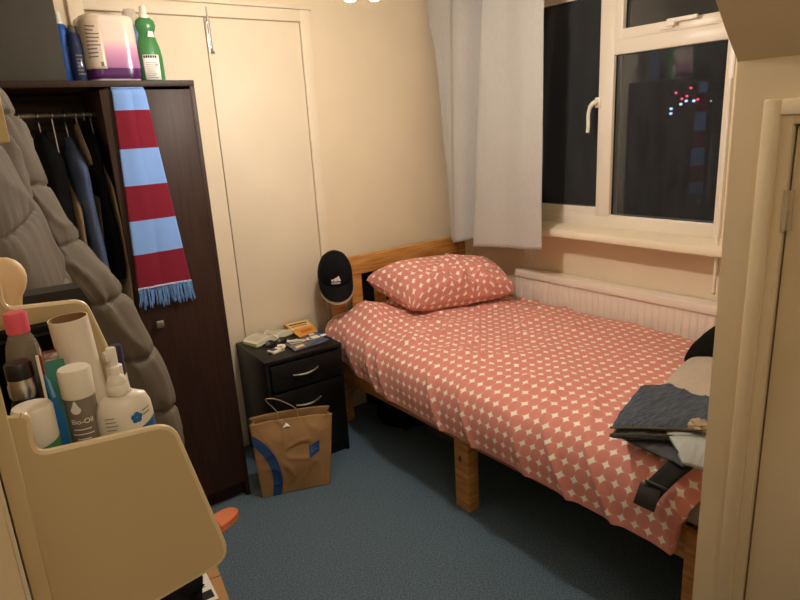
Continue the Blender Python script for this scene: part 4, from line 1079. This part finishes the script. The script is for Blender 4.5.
MB().lathe([(0.013, ZS+0.004), (0.0138, 1.15), (0.0138, 1.185)], (0.0855, 0.700, 0), 24).build('oil_fill', clear_mat('pale_teal_oil', (96, 122, 112), 0.65, 0.15), t)
f = onlabel(0.0855, 0.700, 0.0161, 1, 1, -0.32)
m = MB().text('Bio-Oil', 0.0078, lambda x, y: f(x+0.001, 1.2195+y), bold=0.0001)
def drop(u, v):
    a = u*2*PI; r = v*0.0052; k = 1+0.9*max(0, math.sin(a))**4
    return f(-0.003+r*math.cos(a)*(1-0.35*max(0, math.sin(a))), 1.2335+r*math.sin(a)*k)
m.grid(drop, 24, 3)
for k, (l, z) in enumerate(((0.018, 1.210), (0.022, 1.2045), (0.014, 1.199))): m.grid(lambda u, v: f(lerp(-l/2, l/2, u), z+0.0012*v), 6, 1)
m.build('white_print', WHITEINK, t, fixn=False)
t = thing('lotion_bottle', (0.1245, 0.690, ZS), 'cream white squeeze bottle with nozzle cap and blue flower mark', 'bottle', gsh)
MB().lathe([(0.027, ZS), (0.0285, ZS+0.004), (0.0295, 1.18), (0.0295, 1.210), (0.0285, 1.222), (0.0245, 1.232), (0.016, 1.2365), (0.0115, 1.2375), (0.0115, 1.240)], (0.1245, 0.690, 0), 40, 1.0, 0.62).build('bottle_body', WHITEP, t)
MB().lathe([(0.0118, 1.2385), (0.0122, 1.240), (0.0118, 1.248), (0.0105, 1.2495), (0.0105, 1.252), (0.0088, 1.256), (0.0052, 1.2595), (0.0048, 1.2665), (0.0035, 1.268), (0.0005, 1.2682)], (0.1225, 0.690, 0), 24).build('nozzle_cap', WHITEP, t)
f = lambda u, z: (0.1245+0.0300*math.sin(u/0.03), 0.690-0.0190*math.cos(u/0.03)-0.0003, z)
def petal(k):
    a0 = k*2*PI/5+0.3
    def fn(u, v):
        a = u*2*PI; return f(0.008+0.0036*math.cos(a0)+0.0030*v*math.cos(a), 1.2115+0.0036*math.sin(a0)+0.0030*v*math.sin(a))
    return fn
m = MB()
for k in range(5): m.grid(petal(k), 14, 2)
m.build('blue_flower', BRIGHTBLUE, t, fixn=False)
m = MB()
for k in range(5): m.grid(lambda u, v: f(lerp(-0.026, -0.026+random.uniform(0.009, 0.016), u), 1.2165-0.0044*k+0.0009*v), 5, 1)
for k in range(2): m.grid(lambda u, v: f(lerp(0.015, 0.026, u), 1.2165-0.005*k+0.0012*v+0.002*u), 5, 1)
m.build('grey_print', INK, t, fixn=False)
m = MB().grid(lambda u, v: f(lerp(0.012, 0.040, u), lerp(1.182, 1.199+0.008*u, v)), 8, 2); m.build('blue_band', BRIGHTBLUE, t, fixn=False)
# blue sachet, toothpaste, cards
t = thing('blue_sachet', (0.062, 0.715, ZS), 'bright blue foil sachet standing between the white tub and oil bottle', 'sachet', gsh)
m = MB().prism([(0.0610, ZS), (0.0690, ZS), (0.0675, 1.225), (0.0620, 1.268), (0.0575, 1.276), (0.0595, 1.225)], lambda a, b, d: (a, d, b), 0.696, 0.700); m.build('foil', BRIGHTBLUE, t)
m = MB().prism([(0.0610, 1.250), (0.0637, 1.250), (0.0620, 1.268), (0.0590, 1.274)], lambda a, b, d: (a, d, b), 0.6954, 0.6956); m.build('pale_top', mat('pale_blue_foil', (120, 176, 206), 0.4), t)
t = thing('teal_card', (0.077, 0.76, ZS), 'teal green folded card leaning in the shelf behind the oil bottle', 'card', gsh)
B(0.056, 0.084, 0.779, 0.782, ZS, 1.264, 0.0008, rot=Matrix.Rotation(math.radians(6), 3, 'Y') @ Matrix.Rotation(math.radians(14), 3, 'Z')).build('card_panel', TEAL, t)
B(0.060, 0.084, 0.7885, 0.7905, ZS, 1.274, 0.0006, rot=Matrix.Rotation(math.radians(6), 3, 'Y') @ Matrix.Rotation(math.radians(14), 3, 'Z')).build('red_striped_sheet', mat('maroon_print', (120, 44, 46), 0.6, 0.5, 60, col2=(226, 214, 200), stretch=(1, 1, 3)), t)
t = thing('toothpaste_tube', (0.060, 0.755, ZS), 'white, red and blue toothpaste tube standing upright beside the dark bottle', 'toothpaste', gsh)
def tpf(u, v):
    a = u*2*PI; z = lerp(ZS, 1.292, v); fl_ = sm(v, 0, 0.9)
    return (0.062+lerp(0.009, 0.0012, fl_)*math.cos(a)+0.001*v, 0.757+lerp(0.009, 0.014, fl_)*math.sin(a), z)
TPM = band_mat('toothpaste_print', [(0.0, (236, 230, 222)), (0.30, (236, 230, 222)), (0.45, (40, 86, 170)), (0.80, (60, 110, 186)), (0.815, (206, 44, 36)), (0.95, (236, 228, 220))], axis=1, rough=0.3, bump=0)
MB().grid(tpf, 24, 30, closeu=True).build('tube_body', TPM, t, ang=180)
MB().grid(lambda u, v: (0.0575+0.003*u, 0.742+0.0*v, lerp(1.15, 1.285, v)), 1, 1).build('white_edge', WHITEP, t, solid=0.001)
# back row
t = thing('amber_bottle', (0.0405, 0.752, ZS), 'small dark glass bottle with black cap and silver collar', 'bottle', gsh)
MB().lathe([(0.0165, ZS), (0.0175, ZS+0.004), (0.0175, 1.205), (0.0165, 1.226), (0.0128, 1.238), (0.0125, 1.242)], (0.0405, 0.752, 0), 28).build('bottle_body', clear_mat('dark_glass', (40, 32, 28), 0.85), t)
MB().lathe([(0.0128, 1.240), (0.0142, 1.242), (0.0142, 1.254), (0.0130, 1.257), (0.0130, 1.263)], (0.0405, 0.752, 0), 28).build('collar', STEEL, t)
MB().lathe([(0.0132, 1.262), (0.0134, 1.264), (0.0134, 1.277), (0.0122, 1.2795), (0.001, 1.280)], (0.0405, 0.752, 0), 28).build('cap', BLACKP, t)
t = jar('clear_bottle', 0.0525, 0.815, [(0.019, ZS), (0.020, ZS+0.004), (0.0205, 1.22), (0.0195, 1.262), (0.0165, 1.281), (0.0115, 1.294), (0.0110, 1.299)], clear_mat('clear_plastic', (208, 196, 176), 0.32), [(0.0120, 1.296), (0.0122, 1.298), (0.0120, 1.317), (0.0110, 1.320), (0.001, 1.3205)], PINKCAP, 'clear plastic bottle with bright pink screw cap')
t = thing('cardboard_tube', (0.105, 0.795, ZS), 'empty white cardboard roll tube leaning in the shelf', 'tube', gsh)
def tubf(rr):
    def fn(u, v):
        a = u*2*PI; z = lerp(ZS+0.002, 1.306, v)
        return (0.1075+rr*math.cos(a)-0.05*(z-1.20), 0.795+rr*math.sin(a), z+0.02*rr*math.cos(a)/0.02*0.05)
    return fn
m = MB(); m.grid(tubf(0.0215), 40, 8, closeu=True); m.grid(tubf(0.0203), 40, 8, closeu=True, mi=1)
m.grid(lambda u, v: Vector(tubf(0.0215)(u, 1)).lerp(Vector(tubf(0.0203)(u, 1)), v), 40, 1, closeu=True)
m.build('tube_wall', [TUBE, mat('brown_tube_inside', (150, 112, 72), 0.85, 0.08, 40)], t, ang=40)
t = jar('spray_bottle', 0.1400, 0.790, [(0.012, ZS), (0.013, ZS+0.003), (0.013, 1.205), (0.0095, 1.218), (0.009, 1.222)], clear_mat('frosted_plastic', (222, 216, 204), 0.6, 0.3), [(0.0098, 1.220), (0.0098, 1.236), (0.0060, 1.238), (0.0060, 1.258), (0.0050, 1.260)], WHITEP, 'small frosted spray bottle behind the nozzle bottle', 'spray bottle')
B(0.131, 0.141, 0.783, 0.797, 1.244, 1.2555, 0.002).build('spray_nozzle', WHITEP, t)
t = jar('navy_tube', 0.1500, 0.815, [(0.008, ZS), (0.0085, ZS+0.003), (0.0085, 1.215)], WHITEP, [(0.0080, 1.214), (0.0080, 1.252), (0.0070, 1.254)], NAVY, 'slim tube with navy blue cap at the right end of the shelf', 'tube')
t = thing('black_pouch', (0.08, 0.865, ZS), 'black pouch standing against the divider of the cream shelf', 'pouch', gsh)
B(0.024, 0.126, 0.848, 0.880, ZS, 1.288, 0.008, 3).build('pouch_body', BLACKF, t)
MB().tube([(0.030, 0.8475, 1.279), (0.120, 0.8475, 1.279)], 0.0016, 6).build('zip', BLACKP, t)
t = thing('black_gift_box', (0.09, 0.98, ZS), 'black box with gold lettering standing behind the cream divider', 'box', gsh)
m = MB().prism([(0.024, ZS), (0.150, ZS), (0.156, 1.282), (0.146, 1.3065), (0.024, 1.3085)], lambda a, b, d: (a, d, b), 0.955, 0.999); m.build('carton', BLACKP, t, smooth=False)
m = MB()
random.seed(3)
for x0, x1 in ((0.060, 0.086), (0.108, 0.124)):
    pts = [(lerp(x0, x1, k/14), 0.9545, 1.2865+0.0035*math.sin(k*1.9)*random.uniform(0.5, 1.2)) for k in range(15)]
    m.tube(catmull(pts, 60), 0.0005, 4)
m.build('gold_script', GOLD, t)
t = thing('round_brush', (0.061, 0.925, ZS), 'pale wooden brush with round head standing at the left of the shelf', 'brush', gsh)
MB().lathe([(0.005, ZS), (0.006, 1.16), (0.007, 1.24), (0.010, 1.285), (0.0165, 1.316), (0.0215, 1.324), (0.0250, 1.333), (0.0262, 1.341), (0.0252, 1.349), (0.0222, 1.3565), (0.0170, 1.363), (0.0095, 1.3675), (0.0005, 1.369)], (0.057, 0.925, 0), 36, 1, 0.6).build('brush_head', BEECH, t)

# ------------------------------------------------------------------ small glowing spheres set beyond the right pane
NIGHT = [(8.65, 2.02, 'r', 'topmost red light in the right window pane'), (9.04, 1.93, 'r', 'leftmost dim red light in the right window pane'), (8.74, 1.83, 'r', 'red light just above the white row in the right pane'),
 (8.87, 1.77, 'r', 'small red light left of the white row in the right pane'), (8.89, 1.64, 'b', 'white light under the small red light in the right pane'), (8.75, 1.71, 'b', 'middle white light of the row in the right pane'),
 (8.55, 1.70, 'b', 'white light touching the lowest red light in the right pane'), (8.45, 1.73, 'r', 'lowest red light at the end of the white row'), (9.15, 1.54, 'b', 'upper of the two blue-white lights low in the pane'),
 (9.15, 1.42, 'b', 'lowest bright blue-white light in the right pane'), (8.11, 1.67, 'w', 'lone pale light near the right edge of the pane')]
for y, z, k, lb_ in NIGHT:
    p = Vector((16.0, y, z)); r = {'r': 0.030, 'b': 0.036, 'w': 0.022}[k]
    o = MB().lathe([(0.001, -r), (r*0.7, -r*0.7), (r, 0), (r*0.7, r*0.7), (0.001, r)], p, 10, 1, 1.25).build({'r': 'red_pane_light', 'b': 'white_pane_light', 'w': 'pale_pane_light'}[k], {'r': RL, 'b': BL, 'w': WL}[k])
    tag(o, lb_, 'light', 'small lights in the right window pane')

# ------------------------------------------------------------------ light, camera, colour
wld = bpy.data.worlds.new('night'); bpy.context.scene.world = wld; wld.use_nodes = True
wld.node_tree.nodes['Background'].inputs[0].default_value = (0.10, 0.13, 0.18, 1); wld.node_tree.nodes['Background'].inputs[1].default_value = 0.02

cam = bpy.data.cameras.new('camera'); co = bpy.data.objects.new('camera', cam); C.objects.link(co)
Y = Vector((-485, -145, 618)); Z = -Vector((130, 2200, 618)); Z.normalize(); Y = (Y-Z*Y.dot(Z)).normalized(); X = Y.cross(Z)
# rows of R are the world axes in camera (right, down, forward) coordinates
right = Vector((X.x, Y.x, Z.x)); down = Vector((X.y, Y.y, Z.y)); fw = Vector((X.z, Y.z, Z.z))
Mx = Matrix((( right.x, -down.x, -fw.x, 0.0), (right.y, -down.y, -fw.y, 0.0), (right.z, -down.z, -fw.z, 1.5), (0, 0, 0, 1)))
co.matrix_world = Mx
cam.sensor_width = 36; cam.lens = 618/800*36; cam.clip_start = 0.02
bpy.context.scene.camera = co
sc_ = bpy.context.scene
sc_.view_settings.view_transform = 'Standard'; sc_.view_settings.look = 'None'; sc_.view_settings.gamma = 1; sc_.view_settings.use_curve_mapping = False
sc_.view_settings.exposure = 0.12
